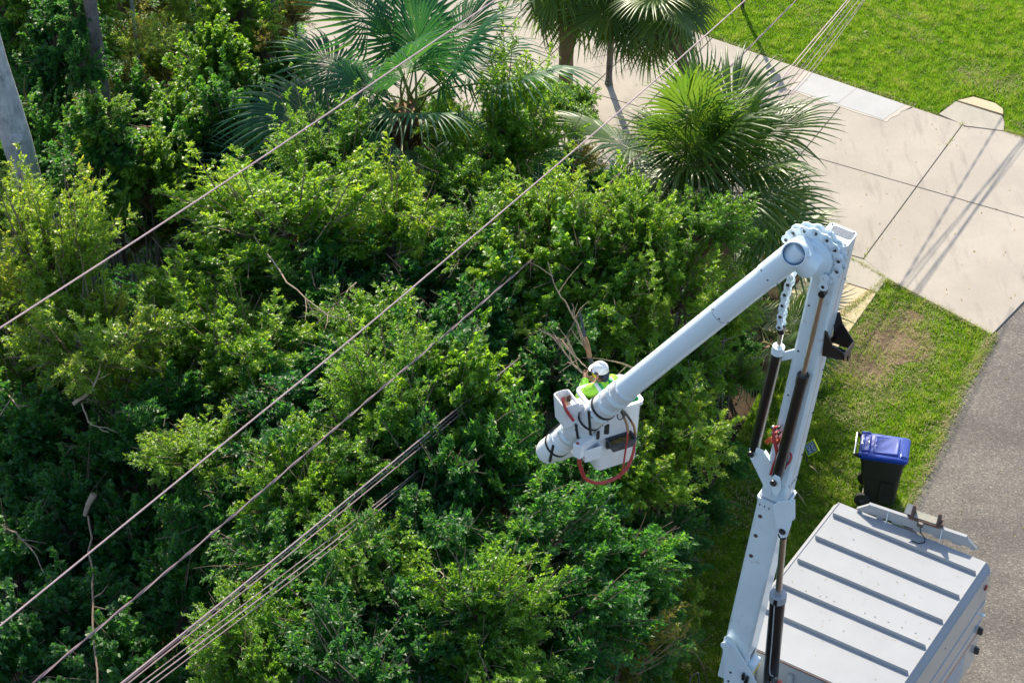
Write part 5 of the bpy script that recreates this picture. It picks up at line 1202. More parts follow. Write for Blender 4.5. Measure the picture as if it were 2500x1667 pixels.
# hoses hanging below the bucket
hoff = bd + 0.06
def hb_(px, py, o=0.0): return on_plane(px, py, Bc + BE2*(hoff + o), BE2)
for j_, dx in ((0, 0), (1, 5)):
    hose([hb_(1409 + dx*.5, 1080), hb_(1410 + dx, 1110), hb_(1415 + dx, 1142 - dx*.4), hb_(1430 + dx*.6, 1171 - dx*.8), hb_(1462, 1181 - dx*.8), hb_(1498, 1171 - dx*.8), hb_(1530 - dx, 1146 - dx*.3), hb_(1546 - dx*.6, 1110), hb_(1551 - dx*.4, 1070), hb_(1548, 1042), hb_(1540, 1026)], 0.0125, M_RED, bucket)
hose([hb_(1512, 1168), hb_(1521, 1140, 0.03), hb_(1527, 1100, 0.12), hb_(1532, 1065, 0.14), hb_(1530, 1040, 0.08), hb_(1524, 1022, 0.02)], 0.0125, M_RED, bucket)
hose([hb_(1541, 1028), hb_(1548, 1042, 0.01), hb_(1552, 1062, 0.0)], 0.0155, M_TAN_HOSE, bucket)
hose([hb_(1524, 1020, 0.02), hb_(1531, 1038, 0.09), hb_(1533, 1058, 0.13)], 0.0155, M_TAN_HOSE, bucket)
hose([hb_(1540, 1027), hb_(1530, 1012), hb_(1518, 1000)], 0.015, M_STEEL, bucket, 'hose_fitting'); hose([hb_(1524, 1022, .02), hb_(1520, 1010), hb_(1516, 1000)], 0.015, M_STEEL, bucket, 'hose_fitting')
hose([hb_(1517, 996), hb_(1508, 1004), hb_(1508, 1020), hb_(1516, 1024), hb_(1522, 1016)], 0.007, M_STEEL, bucket, 'tool_handle')
build('tool_grip', MB().cyl(hb_(1514, 996), hb_(1524, 1014), 0.024, 10), M_BLACK, bucket, smooth=True)
build('lip_clip', MB().box(hb_(1513, 991, -0.02), BE1, BE2, UP, 0.06, 0.04, 0.05), M_RED, bucket, bevel=0.008)

# ---- turret and lift cylinder at the foot of the boom
tu = PB.copy(); tu.z = 0
build('turret', MB().tube([V3((tu.x, tu.y, 1.17)), V3((tu.x, tu.y, 1.4)), V3((tu.x, tu.y, 1.4)), V3((tu.x, tu.y, 2.0))], [0.5, 0.5, 0.40, 0.36], 30), M_WHITE, truck, smooth=True, angle=40)
pv = bp(1772, 1573)
for o_ in (-0.25, 0.235):
    def tp(px, py): return on_plane(px, py, B0 + RB*o_, RB)
    z = [tp(1767, 1556), tp(1776, 1551), tp(1786, 1560), tp(1812, 1607), tp(1835, 1645), tp(1862, 1700), tp(1870, 1790), tp(1770, 1800), tp(1766, 1620), tp(1764, 1585)]
    pl = build('turret_plate', MB().prism(z, RB*0.022), M_FIBRE, truck, bevel=0.006)
    q = tp(1773, 1573); build('pivot_pin', MB().tube([q - RB*0.02, q - RB*0.035, q - RB*0.035, q - RB*0.03], [0.065, 0.065, 0.045, 0.02], 20), M_STEEL if o_ > 0 else M_WHITE, pl, smooth=True, angle=40)
    if o_ < 0:
        for px, py in ((1779, 1661), (1784, 1640)):
            q = tp(px, py); build('bolt', MB().cyl(q, q - RB*0.012, 0.016, 8), M_STEEL, pl)
        for px, py in ((1817, 1647), (1826, 1655), (1822, 1664)):
            q = tp(px, py); build('valve_handle', MB().box(q - RB*0.03, UP, RB, NB, 0.11, 0.05, 0.035), M_BLACK, pl, bevel=0.006)
build('boom_heel', MB().beam(on(-0.35), on(0.02), SIDE, WB + 0.02, WB + 0.02), M_WHITE, low, bevel=0.01)
build('heel_slot', MB().box(on(-0.02 + 0.10, 0.10, -(WB + .035)/2 - 0.002), SIDE, RB, BAX, 0.035, 0.006, 0.2), M_BLACK, low)
build('heel_opening', MB().box(on(0.16, (WB + .035)/2 + 0.002, 0.0), RB, SIDE, BAX, 0.13, 0.006, 0.10), M_BLACK, low)
build('heel_pad', MB().box(on(0.03, (WB)/2 + 0.07, -0.02), RB, SIDE, BAX, 0.22, 0.10, 0.09), M_WHITE, low, bevel=0.01)
yl = on_plane(1831, 1588, on(0, WB/2 + 0.13), SIDE)
build('caution_strip', MB().box(on(-0.05, WB/2 + 0.124, -0.02), RB, SIDE, BAX, 0.20, 0.006, 0.045), M_YELLOW, low)
# lift cylinder from the deck up to the sleeve's forked lug
lo2 = -(WB/2 + 0.17)
k0, k1, k2 = bp(1878, 1690, lo2), bp(1900, 1450, lo2), bp(1913, 1303, lo2)
cyB = cylinder(k0, k1, k2, 0.098, 0.042, gland=M_DECK); eye(k2, 0.055, 0.10, RB, cyB, 'rod_eye')
hose([bp(1891, 1474, lo2 - 0.10), bp(1885, 1560, lo2 - 0.105), bp(1879, 1637, lo2 - 0.108), bp(1888, 1650, lo2 - 0.11)], 0.008, M_DECK, cyB, 'pressure_line')
build('port_block', MB().box(bp(1893, 1470, lo2 - 0.10), NB, RB, UP, 0.05, 0.03, 0.09), M_BLACK, cyB, bevel=0.006)
for px, py, mt in ((1880, 1662, M_BLACK), (1894, 1655, M_STEEL), (1906, 1662, M_RED), (1899, 1668, M_CHROME)):
    p = bp(px, py, lo2 - 0.10); build('hose_fitting', MB().tube([p, p - RB*0.05 + UP*0.02, p - RB*0.08], [0.025, 0.03, 0.018], 8), mt, cyB, smooth=True)
for o_ in (-0.10, 0.075):
    k = lo2 + o_
    build('fork_plate', MB().prism([bp(1885, 1235, k), bp(1899, 1225, k), bp(1930, 1222, k), bp(1938, 1240, k), bp(1930, 1285, k), bp(1920, 1312, k), bp(1906, 1314, k), bp(1897, 1296, k)], RB*0.022), M_WHITE, low, bevel=0.006)
    q = bp(1910, 1297, k - 0.002); build('lug_pin', MB().cyl(q, q - RB*0.012, 0.045, 16), M_STEEL, low, bevel=0.004)
build('fork_back', MB().prism([bp(1884, 1236, lo2 + 0.09), bp(1938, 1222, lo2 + 0.09), bp(1938, 1270, lo2 + 0.09), bp(1888, 1282, lo2 + 0.09)], RB*0.05), M_WHITE, low, bevel=0.006)
# deck gear between turret and box
p_ = at(1866, 1612, 1.9); build('deck_box', MB().box(p_, TW, TL, UP, 0.12, 0.10, 0.10), M_STEEL, truck, bevel=0.012)
hose([at(1906, 1570, 2.6), at(1935, 1620, 2.5), at(1958, 1660, 2.4), at(1975, 1720, 2.3)], 0.022, M_DECK, truck, 'grab_rail')
hose([bp(1676, 1700, -0.3), bp(1684, 1660, -0.3), bp(1690, 1649, -0.3), bp(1702, 1642, -0.3), bp(1706, 1650, -0.3), bp(1706, 1700, -0.3)], 0.011, M_STEEL, truck, 'grab_rail')
build('boom_stand', MB().beam(at(1862, 1552, 2.3), at(1925, 1668, 2.0), UP, 0.09, 0.03), M_WHITE, truck, bevel=0.006)
build('pedestal_top', MB().prism([at(1800, 1600, 1.98), at(1870, 1560, 1.98), at(1930, 1640, 1.98), at(1940, 1740, 1.98), at(1830, 1760, 1.98)], UP*0.03), M_DECK, truck, bevel=0.006)

# ------------------------------------------------------------------ worker in the bucket
wp = on_plane(1459, 905, Bc - BE2*0.05, BE2); wp.z = zl - BH + 0.09
wc = Bc - BE2*0.06 - BE1*0.02
base_w = V3((wc.x, wc.y, zl - BH + 0.09)); DROP = 0.35      # knees bent, body lowered
FD = V3((-0.55, 0.84, 0)).normalized(); SD = V3((FD.y, -FD.x, 0))           # facing, right hand side
person = thing('person', base_w, 'worker in lime vest and white helmet standing in the bucket', 'person')
HD_F = V3((-0.88, 0.48, 0)).normalized(); HD_S = V3((HD_F.y, -HD_F.x, 0))
def W(f_, s_, z): return base_w + (FD*f_ + SD*s_)*0.88 + UP*(z*0.9 - DROP)
def WH(f_, s_, z): return base_w + (FD*0.13 + HD_F*(f_ - 0.13) + HD_S*s_)*0.85 + UP*(z*0.9 - DROP)     # head, turned to the left
def skin_body():
    pts = []; ed = []; rad = []
    def add(p, r, par=None):
        pts.append(p - base_w); rad.append(r)
        if par is not None: ed.append((par, len(pts)-1))
        return len(pts)-1
    pel = add(W(0, 0, 0.92), (0.15, 0.12)); ab = add(W(0.03, 0, 1.10), (0.145, 0.115), pel); ch = add(W(0.07, 0, 1.30), (0.17, 0.125), ab); uc = add(W(0.09, 0, 1.43), (0.15, 0.10), ch)
    nk = add(W(0.12, 0, 1.53), (0.06, 0.06), uc); jaw = add(WH(0.155, 0, 1.60), (0.075, 0.078), nk); hd_ = add(WH(0.155, 0, 1.69), (0.085, 0.095), jaw); tp_ = add(WH(0.15, 0, 1.76), (0.07, 0.075), hd_)
    hands = []
    for sg in (-1, 1):
        sh = add(W(0.10, sg*0.19, 1.42), (0.075, 0.07), uc)
        el = add(W(0.28, sg*0.24, 1.22), (0.052, 0.05), sh)
        hp = W(0.40 + (0.08 if sg < 0 else 0), sg*0.05 + 0.04, 1.36 if sg < 0 else 1.28)
        wr = add(W(0.28, sg*0.24, 1.22).lerp(hp, 0.8), (0.034, 0.032), el); pm = add(hp, (0.040, 0.026), wr); hands.append((hp, sg))
        for q in range(4):
            o1 = add(hp + FD*(0.035) + UP*(0.03 - q*0.02) + SD*(sg*0.01), (0.011, 0.011), pm)
            o2 = add(hp + FD*(0.070 - 0.004*abs(q-1)) + UP*(0.025 - q*0.02) - SD*(sg*0.015), (0.0095, 0.0095), o1)
            o3 = add(hp + FD*(0.060) + UP*(0.025 - q*0.02) - SD*(sg*0.042), (0.008, 0.008), o2)
        t1_ = add(hp + UP*0.035 - SD*(sg*0.02) + FD*0.005, (0.013, 0.013), pm); add(hp + UP*0.045 - SD*(sg*0.045) + FD*0.03, (0.010, 0.010), t1_)
        hip = add(W(0, sg*0.09, 0.84), (0.095, 0.095), pel); kn = add(W(0.24, sg*0.12, 0.46 + DROP), (0.062, 0.062), hip); an = add(W(-0.02, sg*0.12, 0.07 + DROP), (0.042, 0.042), kn); add(W(0.12, sg*0.13, 0.03 + DROP), (0.045, 0.035), an)
    me = bpy.data.meshes.new('body'); me.from_pydata([tuple(p) for p in pts], ed, [])
    ob = bpy.data.objects.new('body_skin', me); COL.objects.link(ob)
    md = ob.modifiers.new('skin', 'SKIN'); md.use_smooth_shade = True
    for i, r in enumerate(rad):
        me.skin_vertices[0].data[i].radius = r; me.skin_vertices[0].data[i].use_root = (i == 0)
    ob.modifiers.new('sub', 'SUBSURF').levels = 1
    dg = bpy.context.evaluated_depsgraph_get(); ev = ob.evaluated_get(dg)
    out = bpy.data.meshes.new_from_object(ev)
    bpy.data.objects.remove(ob)
    out.materials.clear(); out.materials.append(M_SKIN); out.materials.append(M_TROUSERS)
    for p in out.polygons:
        p.use_smooth = True
        if p.center.z < 1.0 - DROP: p.material_index = 1
    o = bpy.data.objects.new('body', out); COL.objects.link(o); o.parent = person; ORIGIN[o.name] = base_w
    return o, hands
body, hands = skin_body()
def ell(f_, s_, z, a, b, n=20, tilt=0.0): return [W(f_ + a*math.cos(2*math.pi*i/n), s_ + b*math.sin(2*math.pi*i/n), z + tilt*math.cos(2*math.pi*i/n)) for i in range(n)]
vest = build('vest', MB().loft([ell(0.01, 0, 0.92, 0.150, 0.185), ell(0.03, 0, 1.10, 0.150, 0.190), ell(0.06, 0, 1.28, 0.155, 0.205), ell(0.08, 0, 1.40, 0.135, 0.215), ell(0.095, 0, 1.47, 0.095, 0.15, tilt=-0.01), ell(0.11, 0, 1.525, 0.07, 0.085, tilt=-0.015)], caps=False), M_VEST, person, smooth=True)
for sg in (-1, 1):
    sh = W(0.10, sg*0.18, 1.425); el_ = W(0.26, sg*0.235, 1.24)
    build('sleeve', MB().tube([sh - FD*0.03 - SD*sg*0.06, sh, sh.lerp(el_, 0.5), el_ + FD*0.02 - UP*0.02, el_.lerp(hands[(sg+1)//2][0], 0.5), el_.lerp(hands[(sg+1)//2][0], 0.8)], [0.085, 0.092, 0.076, 0.070, 0.056, 0.045], 16), M_VEST, vest, smooth=True)
    # reflective bands over the shoulders, harness straps
    pts = [W(-0.155, sg*0.10, 1.0), W(-0.135, sg*0.105, 1.15), W(-0.112, sg*0.11, 1.28), W(-0.07, sg*0.115, 1.40), W(0.0, sg*0.12, 1.482), W(0.09, sg*0.12, 1.51)]
    build('reflective_band', MB().tube(pts, [0.03]*6, 8), M_REFLECT, vest, smooth=True)
    pts = [W(-0.155, -sg*0.06, 1.05), W(-0.13, sg*0.0, 1.20), W(-0.10, sg*0.05, 1.32), W(-0.055, sg*0.075, 1.43), W(0.02, sg*0.09, 1.51), W(0.12, sg*0.095, 1.50)]
    build('harness_strap', MB().tube(pts, [0.026]*6, 8), M_HARNESS, vest, smooth=True)
build('waist_belt', MB().loft([ell(0.015, 0, 0.98, 0.165, 0.20), ell(0.02, 0, 1.04, 0.165, 0.202)], caps=False), M_BLACK, vest, smooth=True)
def ellh(f_, s_, z, a, b, n=20, tilt=0.0): return [WH(f_ + a*math.cos(2*math.pi*i/n), s_ + b*math.sin(2*math.pi*i/n), z + tilt*math.cos(2*math.pi*i/n)) for i in range(n)]
hz = 1.665
helm = build('helmet', MB().loft([ellh(0.165, 0, hz + 0.010, 0.142, 0.118, 28, 0.0), ellh(0.155, 0, hz + 0.016, 0.135, 0.114, 28), ellh(0.15, 0, hz + 0.06, 0.126, 0.108, 28), ellh(0.148, 0, hz + 0.10, 0.108, 0.094, 28), ellh(0.146, 0, hz + 0.128, 0.075, 0.066, 28), ellh(0.145, 0, hz + 0.14, 0.028, 0.026, 28)]), M_HELMET, person, smooth=True, angle=60)
build('brim', MB().prism([WH(0.25 + 0.075*math.cos(math.radians(a)), 0.105*math.sin(math.radians(a)), hz + 0.008) for a in range(-80, 81, 20)], UP*0.008), M_HELMET, helm)
build('crest', MB().tube([WH(0.03, 0, hz + 0.09), WH(0.09, 0, hz + 0.135), WH(0.16, 0, hz + 0.145), WH(0.23, 0, hz + 0.115)], [0.012, 0.016, 0.016, 0.01], 8), M_HELMET, helm, smooth=True)
for sg in (-1, 1):
    build('side_clip', MB().box(WH(0.155, sg*0.117, hz + 0.025), HD_F, HD_S, UP, 0.05, 0.012, 0.035), M_BLACK, helm, bevel=0.005)
    build('front_clip', MB().box(WH(0.255, sg*0.07, hz + 0.03), HD_F, HD_S, UP, 0.03, 0.03, 0.03), M_BLACK, helm, bevel=0.005)
    build('ear', MB().tube([WH(0.145, sg*0.088, 1.60), WH(0.14, sg*0.102, 1.625), WH(0.145, sg*0.098, 1.655), WH(0.155, sg*0.088, 1.66)], [0.008, 0.016, 0.016, 0.008], 8), M_SKIN, person, smooth=True)
build('nose', MB().tube([WH(0.245, 0, 1.665), WH(0.268, 0, 1.63), WH(0.25, 0, 1.615)], [0.010, 0.017, 0.012], 8), M_SKIN, person, smooth=True)
build('mouth', MB().tube([WH(0.226, -0.026, 1.583), WH(0.242, 0, 1.584), WH(0.226, 0.026, 1.583)], [0.004, 0.007, 0.004], 6), simple('lip_skin', (0.34, 0.13, 0.11), 0.5), person, smooth=True)
build('safety_glasses', MB().tube([WH(0.13, -0.094, 1.655), WH(0.205, -0.086, 1.652), WH(0.25, -0.04, 1.65), WH(0.256, 0, 1.65), WH(0.25, 0.04, 1.65), WH(0.205, 0.086, 1.652), WH(0.13, 0.094, 1.655)], [0.006, 0.014, 0.020, 0.014, 0.020, 0.014, 0.006], 8), M_BLACK, person, smooth=True)
build('hair', MB().loft([ellh(0.125, 0, 1.575, 0.070, 0.078, 16), ellh(0.115, 0, 1.61, 0.092, 0.096, 16), ellh(0.12, 0, 1.66, 0.10, 0.104, 16)], caps=True), M_HAIR, person, smooth=True)
build('neck_flap', MB().loft([ellh(0.055, 0, 1.53, 0.028, 0.06, 12), ellh(0.045, 0, 1.60, 0.035, 0.085, 12), ellh(0.06, 0, 1.665, 0.03, 0.09, 12)]), simple('navy_neck_flap', (0.03, 0.04, 0.09), 0.8), person, smooth=True)
# pole saw held in both hands
h0, h1 = hands[1][0], hands[0][0]
tip = on_plane(1424, 800, Bc - BE2*0.9, BE2)
ps = thing('pole_saw', h0, 'long yellow pole saw raised into the branches by the worker', 'pole saw')
pdv = (tip - h0).normalized()
build('pole', MB().tube([h0 - pdv*0.25, h0 + pdv*(tip - h0).length*0.8], [0.019, 0.019], 10), M_YELLOW, ps, smooth=True)
build('motor_head', MB().tube([tip - pdv*0.42, tip - pdv*0.36, tip - pdv*0.2, tip - pdv*0.12], [0.02, 0.034, 0.034, 0.02], 12), M_TAN_HOSE, ps, smooth=True)
build('guard', MB().tube([tip - pdv*0.50, tip - pdv*0.40], [0.024, 0.034], 10), M_STEEL, ps, smooth=True)
sd_ = pdv.cross(V3((0.3, -0.9, 0.2))).normalized()
build('saw_bar', MB().beam(tip - pdv*0.14, tip + pdv*0.20, sd_, 0.045, 0.008, 0.03, 0.008), M_STEEL, ps, bevel=0.002)
# limbs the worker is cutting
def lim(px, py, o): return on_plane(px, py, Bc - BE2*o, BE2)
stick('cut_limb', [lim(1465, 930, .45), lim(1447, 885, .6), lim(1423, 835, .8), lim(1410, 790, 1.0), lim(1385, 745, 1.1), lim(1358, 705, 1.2), lim(1338, 640, 1.4)], 0.018, 0.006, 'tan bare limb leaning over behind the worker, right of another', 'limb', M_LIMB, 8, 61)
stick('cut_limb', [lim(1462, 935, .35), lim(1438, 922, .45), lim(1405, 895, .7), lim(1378, 860, .9), lim(1355, 820, 1.1)], 0.020, 0.007, 'lower curved bare limb left of the worker helmet', 'limb', M_LIMB, 6, 62)
stick('cut_limb', [lim(1440, 905, .5), lim(1415, 880, .7), lim(1398, 866, .8), lim(1372, 832, 1.0)], 0.011, 0.005, 'slim twiggy stem between the two thicker bare limbs', 'limb', M_LIMB, 4, 63)
stick('cut_limb', [lim(1550, 900, .4), lim(1510, 885, .5), lim(1480, 878, .6)], 0.014, 0.006, 'short pale twig sticking out right of the worker helmet', 'limb', M_LIMB, 2, 64)

# ------------------------------------------------------------------ overhead lines
def line_pt(px, py, off):
    """point on the sight line whose distance across the road is off"""
    v = sight(px, py); return CAM + v*((off - CAM.dot(RNV))/v.dot(RNV))
def line(name, pts, off, r, mat, label, cat, group, dn=(0, 0), twist=0, twist_r=0.0):
    P_ = [line_pt(px, py, off) for px, py in pts]
    d0 = (P_[0] - P_[1]).normalized(); d1 = (P_[-1] - P_[-2]).normalized()
    P_ = [P_[0] + d0*6] + P_ + [P_[-1] + d1*9]
    out = []
    for i in range(len(P_)-1):
        a = P_[max(i-1, 0)]; b = P_[i]; c_ = P_[i+1]; d = P_[min(i+2, len(P_)-1)]
        n = max(6, int((c_ - b).length/(0.12 if twist else 0.5)))
        for k_ in range(n):
            t = k_/n; out.append(b.lerp(c_, t) if i in (0, len(P_)-2) else 0.5*((2*b) + (c_ - a)*t + (2*a - 5*b + 4*c_ - d)*t*t + (3*b - a - 3*c_ + d)*t**3))
    out.append(P_[-1])
    if twist:
        t = thing(name, out[0], label, cat, group); L = 0
        for s in range(twist):
            q = []; L = 0
            for i, p in enumerate(out):
                if i: L += (out[i] - out[i-1]).length
                a = L*2*math.pi/0.9 + s*2*math.pi/twist; dd = (out[min(i+1, len(out)-1)] - out[max(i-1, 0)]).normalized()
                u = dd.cross(UP).normalized(); w = u.cross(dd); q.append(p + (u*math.cos(a) + w*math.sin(a))*twist_r)
            build('strand', MB().tube(q, r, 5), mat if s else M_CABLE_L, t, smooth=True)
        return t
    o = build(name, MB().tube(out, r, 6), mat, None, smooth=True, loc=out[0])
    return props(o, label, cat, group)
line('power_line', [(0, 801), (420, 530), (800, 278), (1210, 0)], -13.0, 0.0115, M_WIRE, 'bare metal wire crossing the upper left, furthest from the truck', 'power line', 'overhead lines')
line('power_line', [(0, 1527), (560, 1071), (880, 809), (1340, 420), (1560, 231), (1830, -8)], -11.5, 0.011, M_WIRE, 'bare metal wire running past the two large palms, second from the upper left', 'power line', 'overhead lines')
line('twisted_cable', [(80, 1667), (560, 1266), (890, 984), (1300, 632), (1480, 455), (1700, 246), (1960, -15)], -12.25, 0.0095, M_CABLE, 'twisted service cable running into the foliage left of the bucket', 'cable', 'overhead lines', twist=2, twist_r=0.009)
sp = [line_pt(1484, 452, -12.25), line_pt(1430, 508, -12.25), line_pt(1376, 562, -12.25)]
o = build('cable_splice', MB().tube(sp, [0.016, 0.030, 0.014], 8), M_RUBBER, None, smooth=True, loc=sp[0]); props(o, 'black splice sleeve on the twisted cable below the right palm', 'cable splice')
bun = [((296, 1667), (700, 1340), (1120, 994)), ((303, 1667), (707, 1342), (1126, 998)), ((312, 1668), (715, 1346), (1132, 1003)), ((340, 1668), (765, 1346), (1002, 1163), (1190, 1005)), ((356, 1670), (782, 1348), (1022, 1152), (1196, 1010)), ((374, 1672), (797, 1350), (1034, 1154), (1200, 1016))]
tops = [((1870, 245), (1930, 165), (2078, -10)), ((1888, 245), (1960, 160), (2094, -10)), ((1900, 245), (1972, 160), (2103, -8)), ((1910, 250), (1986, 160), (2114, -8)), ((1878, 232), (1944, 160), (2086, -12)), ((1916, 252), (1996, 160), (2120, -10))]
blab = ['uppermost thin cable of the bundle at the lower left', 'second thin cable of the bundle, touching the uppermost', 'third cable of the bundle above the dark gap', 'fourth cable of the bundle just below the dark gap', 'fifth cable of the bundle, last but one from below', 'lowest thin cable of the bundle at the bottom edge']
for i, (bpts, tpts) in enumerate(zip(bun, tops)):
    mt = (M_WIRE, M_CABLE, M_CABLE_L, M_CABLE_L, M_WIRE, M_CABLE_L)[i]
    # one cable from the lower left through the foliage to the top right
    line('comm_cable' if False else 'telephone_cable', list(bpts) + [(1560, 622 + i*3)] + list(tpts), -11.65 + 0.02*(i % 2), (0.0105, 0.0075, 0.0085, 0.0065, 0.0085, 0.0065)[i], mt, blab[i], 'cable', 'cables of the bundle')

# ------------------------------------------------------------------ rubbish bin at the kerb
zb = 1.10
b00, b10, b01, b11 = at(2089, 1107, zb), at(2213, 1129, zb), at(2110, 1056, zb), at(2229, 1070, zb)
X1 = ((b10 - b00) + (b11 - b01)).normalized(); X2 = V3((-X1.y, X1.x, 0)); X2 = X2 if X2.y > 0 else -X2
bc = (b00 + b10 + b01 + b11)/4; bL = ((b10 - b00).dot(X1) + (b11 - b01).dot(X1))/4; bW = ((b01 - b00).dot(X2) + (b11 - b10).dot(X2))/4
bb = V3((bc.x, bc.y, 0))
bin_ = thing('rubbish_bin', bb, 'dark wheeled bin with shiny blue lid standing on the grass at the road edge', 'bin')
def bq(a, b, z): return bb + X1*a + X2*b + UP*z
def brr(z, hl, hw, r, sh=0.0, n=4):
    out = []
    for sx, sy, a0 in ((1, 1, 0), (-1, 1, 90), (-1, -1, 180), (1, -1, 270)):
        for i in range(n):
            a = math.radians(a0 + 90*i/(n-1)); out.append(bq(sh + sx*(hl - r) + r*math.cos(a), sy*(hw - r) + r*math.sin(a), z))
    return out
k = bL*0.9
build('body', MB().loft([brr(0.05, k*0.70, bW*0.74, 0.07, 0.03), brr(0.45, k*0.80, bW*0.82, 0.07, 0.02), brr(0.62, k*0.84, bW*0.86, 0.06, 0.01), brr(0.625, k*0.88, bW*0.90, 0.06, 0.0), brr(0.95, k*0.96, bW*0.94, 0.06, 0.0), brr(0.955, k*1.0, bW*0.99, 0.06, 0.0), brr(1.03, k*1.01, bW*1.0, 0.06, 0.0)]), M_BIN, bin_, smooth=True, angle=30)
build('body_panel', MB().prism([bq(-0.0, -bW*0.835, 0.12), bq(k*0.6, -bW*0.835, 0.12), bq(k*0.62, -bW*0.89, 0.56), bq(0.02, -bW*0.89, 0.56)], -X2*0.012), M_BIN, bin_, bevel=0.004)
lid = build('lid', MB().loft([brr(1.035, bL*1.0, bW*1.04, 0.08), brr(1.085, bL*1.0, bW*1.04, 0.08), brr(1.10, bL*0.985, bW*1.0, 0.07), brr(1.112, bL*0.93, bW*0.90, 0.06)]), M_LID, bin_, smooth=True, angle=30)
for a0, a1, w_ in ((-0.44, 0.60, 0.74), (-0.92, -0.55, 0.74)):
    a0 *= bL; a1 *= bL; w_ *= bW
    rings = []
    for z, e in ((1.110, 0.0), (1.135, 0.012), (1.142, 0.03), (1.132, 0.055), (1.130, 0.09)):
        e_ = min(e, 0.35*(a1 - a0)); rings.append([bq(a0 + e_, -w_ + e_, z), bq(a1 - e_, -w_ + e_, z + 0.004), bq(a1 - e_, w_ - e_, z + 0.004), bq(a0 + e_, w_ - e_, z)])
    build('lid_panel', MB().loft(rings), M_LID, lid, bevel=0.004)
build('lid_nose', MB().loft([[bq(bL*0.66, s*bW*0.86, 1.108) for s in (-1, 1)] + [bq(bL*0.97, s*bW*0.84, 1.108) for s in (1, -1)], [bq(bL*0.70, s*bW*0.80, 1.145) for s in (-1, 1)] + [bq(bL*0.90, s*bW*0.78, 1.135) for s in (1, -1)]]), M_LID, lid, bevel=0.012)
for s in (-1, 1):
    build('lid_hinge', MB().tube([bq(-bL*0.98, s*bW*0.9, 1.10), bq(-bL*0.62, s*bW*0.9, 1.115)], 0.03, 10), M_LID, lid, smooth=True)
    build('handle_arm', MB().beam(bq(-bL*0.9, s*bW*0.82, 1.03), bq(-bL*1.16, s*bW*0.9, 1.075), UP, 0.06, 0.03), M_BIN, bin_, bevel=0.006)
    w0 = bq(-k*0.68, s*bW*0.92, 0.13)
    wh = build('wheel', MB().tube([w0 - X2*0.035, w0 - X2*0.03, w0 + X2*0.03, w0 + X2*0.035], [0.09, 0.13, 0.13, 0.09], 24), M_RUBBER, bin_, smooth=True)
    build('hub', MB().cyl(w0 - X2*0.04, w0 + X2*0.04, 0.045, 14), M_PLASTIC, wh)
build('handle_bar', MB().cyl(bq(-bL*1.17, -bW*0.93, 1.08), bq(-bL*1.17, bW*0.93, 1.08), 0.018, 12), M_CHROME, bin_, smooth=True)
build('axle', MB().cyl(bq(-k*0.68, -bW*0.9, 0.13), bq(-k*0.68, bW*0.9, 0.13), 0.014, 8), M_STEEL, bin_)
build('catch_bar', MB().cyl(bq(k*0.90, -bW*0.7, 0.86), bq(k*0.90, bW*0.7, 0.86), 0.016, 8), M_STEEL, bin_)

# ------------------------------------------------------------------ small warning sign on the grass
sT, sR, sB = at(1985, 1069, 0.42), at(1999, 1098, 0.30), at(1974, 1117, 0.12)
sL = sT + sB - sR
sc_ = (sT + sB)/2
sign = thing('warning_sign', V3((sc_.x, sc_.y, 0)), 'small blue and yellow DROP ZONE sign tilted on the grass beside the boom', 'sign')
e_u = (sR - sT).normalized(); e_v = (sT - sL); e_v = (e_v - e_u*e_v.dot(e_u)).normalized(); e_n = e_u.cross(e_v)
hw_, hh_ = (sR - sT).length/2, (sT - sL).length/2
def sq(u, v, n=0): return sc_ + e_u*u + e_v*v + e_n*n
build('border', MB().prism([sq(-hw_, -hh_), sq(hw_, -hh_), sq(hw_, hh_), sq(-hw_, hh_)], -e_n*0.02), M_SIGN_Y, sign)
build('face', MB().prism([sq(-hw_*.80, -hh_*.80, .001), sq(hw_*.80, -hh_*.80, .001), sq(hw_*.80, hh_*.80, .001), sq(-hw_*.80, hh_*.80, .001)], e_n*0.003), M_SIGN_B, sign)
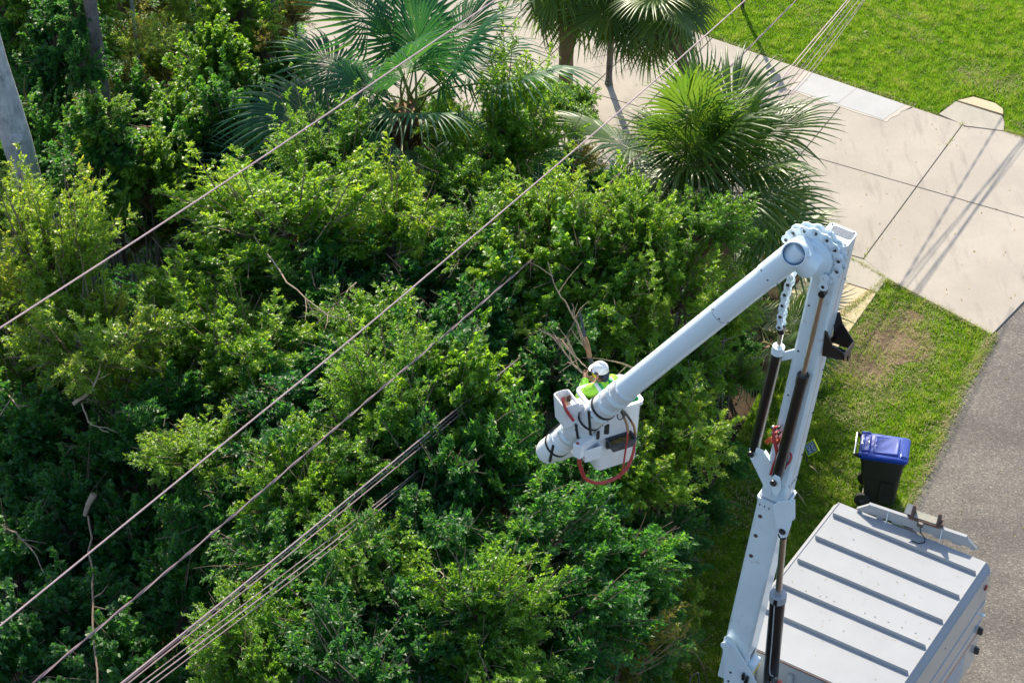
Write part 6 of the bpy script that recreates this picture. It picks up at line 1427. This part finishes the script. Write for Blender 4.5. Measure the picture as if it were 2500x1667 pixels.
for word, v in (('DROP', 0.36), ('ZONE', -0.34)):
    cu = bpy.data.curves.new('lettering', 'FONT'); cu.body = word; cu.align_x = 'CENTER'; cu.align_y = 'CENTER'; cu.size = hh_*0.74; cu.extrude = 0.0008; cu.offset = hh_*0.012
    to = bpy.data.objects.new('lettering_tmp', cu); COL.objects.link(to)
    me = bpy.data.meshes.new_from_object(to.evaluated_get(bpy.context.evaluated_depsgraph_get())); bpy.data.objects.remove(to)
    me.materials.clear(); me.materials.append(M_INK)
    wmax = max(abs(vv.co.x) for vv in me.vertices); kx = min(1.0, hw_*0.74/wmax)
    for vv in me.vertices:
        p = sq(vv.co.x*kx, v*hh_ + vv.co.y, 0.0055 + vv.co.z) - origin(sign); vv.co = p
    o = bpy.data.objects.new('lettering', me); COL.objects.link(o); o.parent = sign
build('prop_leg', MB().beam(sq(0, hh_*0.3, -0.02), V3((sc_.x + 0.12, sc_.y + 0.25, 0.0)), e_u, 0.04, 0.012), M_PLASTIC, sign)
build('prop_leg', MB().beam(sq(0, -hh_*0.9, -0.02), V3((sc_.x - 0.05, sc_.y - 0.05, 0.0)), e_u, 0.04, 0.012), M_PLASTIC, sign)
# post in the lawn
pb_ = at(1812, 22)
post = thing('sign_post', pb_, 'dark post standing in the lawn at the top edge', 'sign post')
build('post', MB().cyl(pb_ - UP*0.1, pb_ + UP*2.9, 0.045, 12), M_POST, post, smooth=True)
build('sign_plate', MB().box(pb_ + UP*2.55 + V3((0.0, -0.06, 0)), V3((1, 0, 0)), V3((0, 1, 0)), UP, 0.30, 0.02, 0.55), M_STEEL, post, bevel=0.004)
build('plate_arm', MB().box(pb_ + UP*2.12 + V3((0, -0.05, 0)), V3((1, 0, 0)), V3((0, 1, 0)), UP, 0.18, 0.03, 0.2), M_STEEL, post, bevel=0.004)
# fallen straw stalks on the verge
for i, (px, py, lab) in enumerate(((1975, 1135, 'pale fallen stalk in the shade below the warning sign'), (1945, 1200, 'straw stalk lying across the grass right of the boom joint'), (2010, 1480, 'stalk lying by the box edge'))):
    if i == 2: continue
    a = at(px, py, 0.06); b = at(px + 22, py + (20 if i == 0 else 34), 0.05)
    props(build('fallen_stalk', MB().tube([a, a.lerp(b, .5) + UP*0.02, b], [0.012, 0.010, 0.005], 5), M_LIMB, None, loc=a), lab, 'stalk')
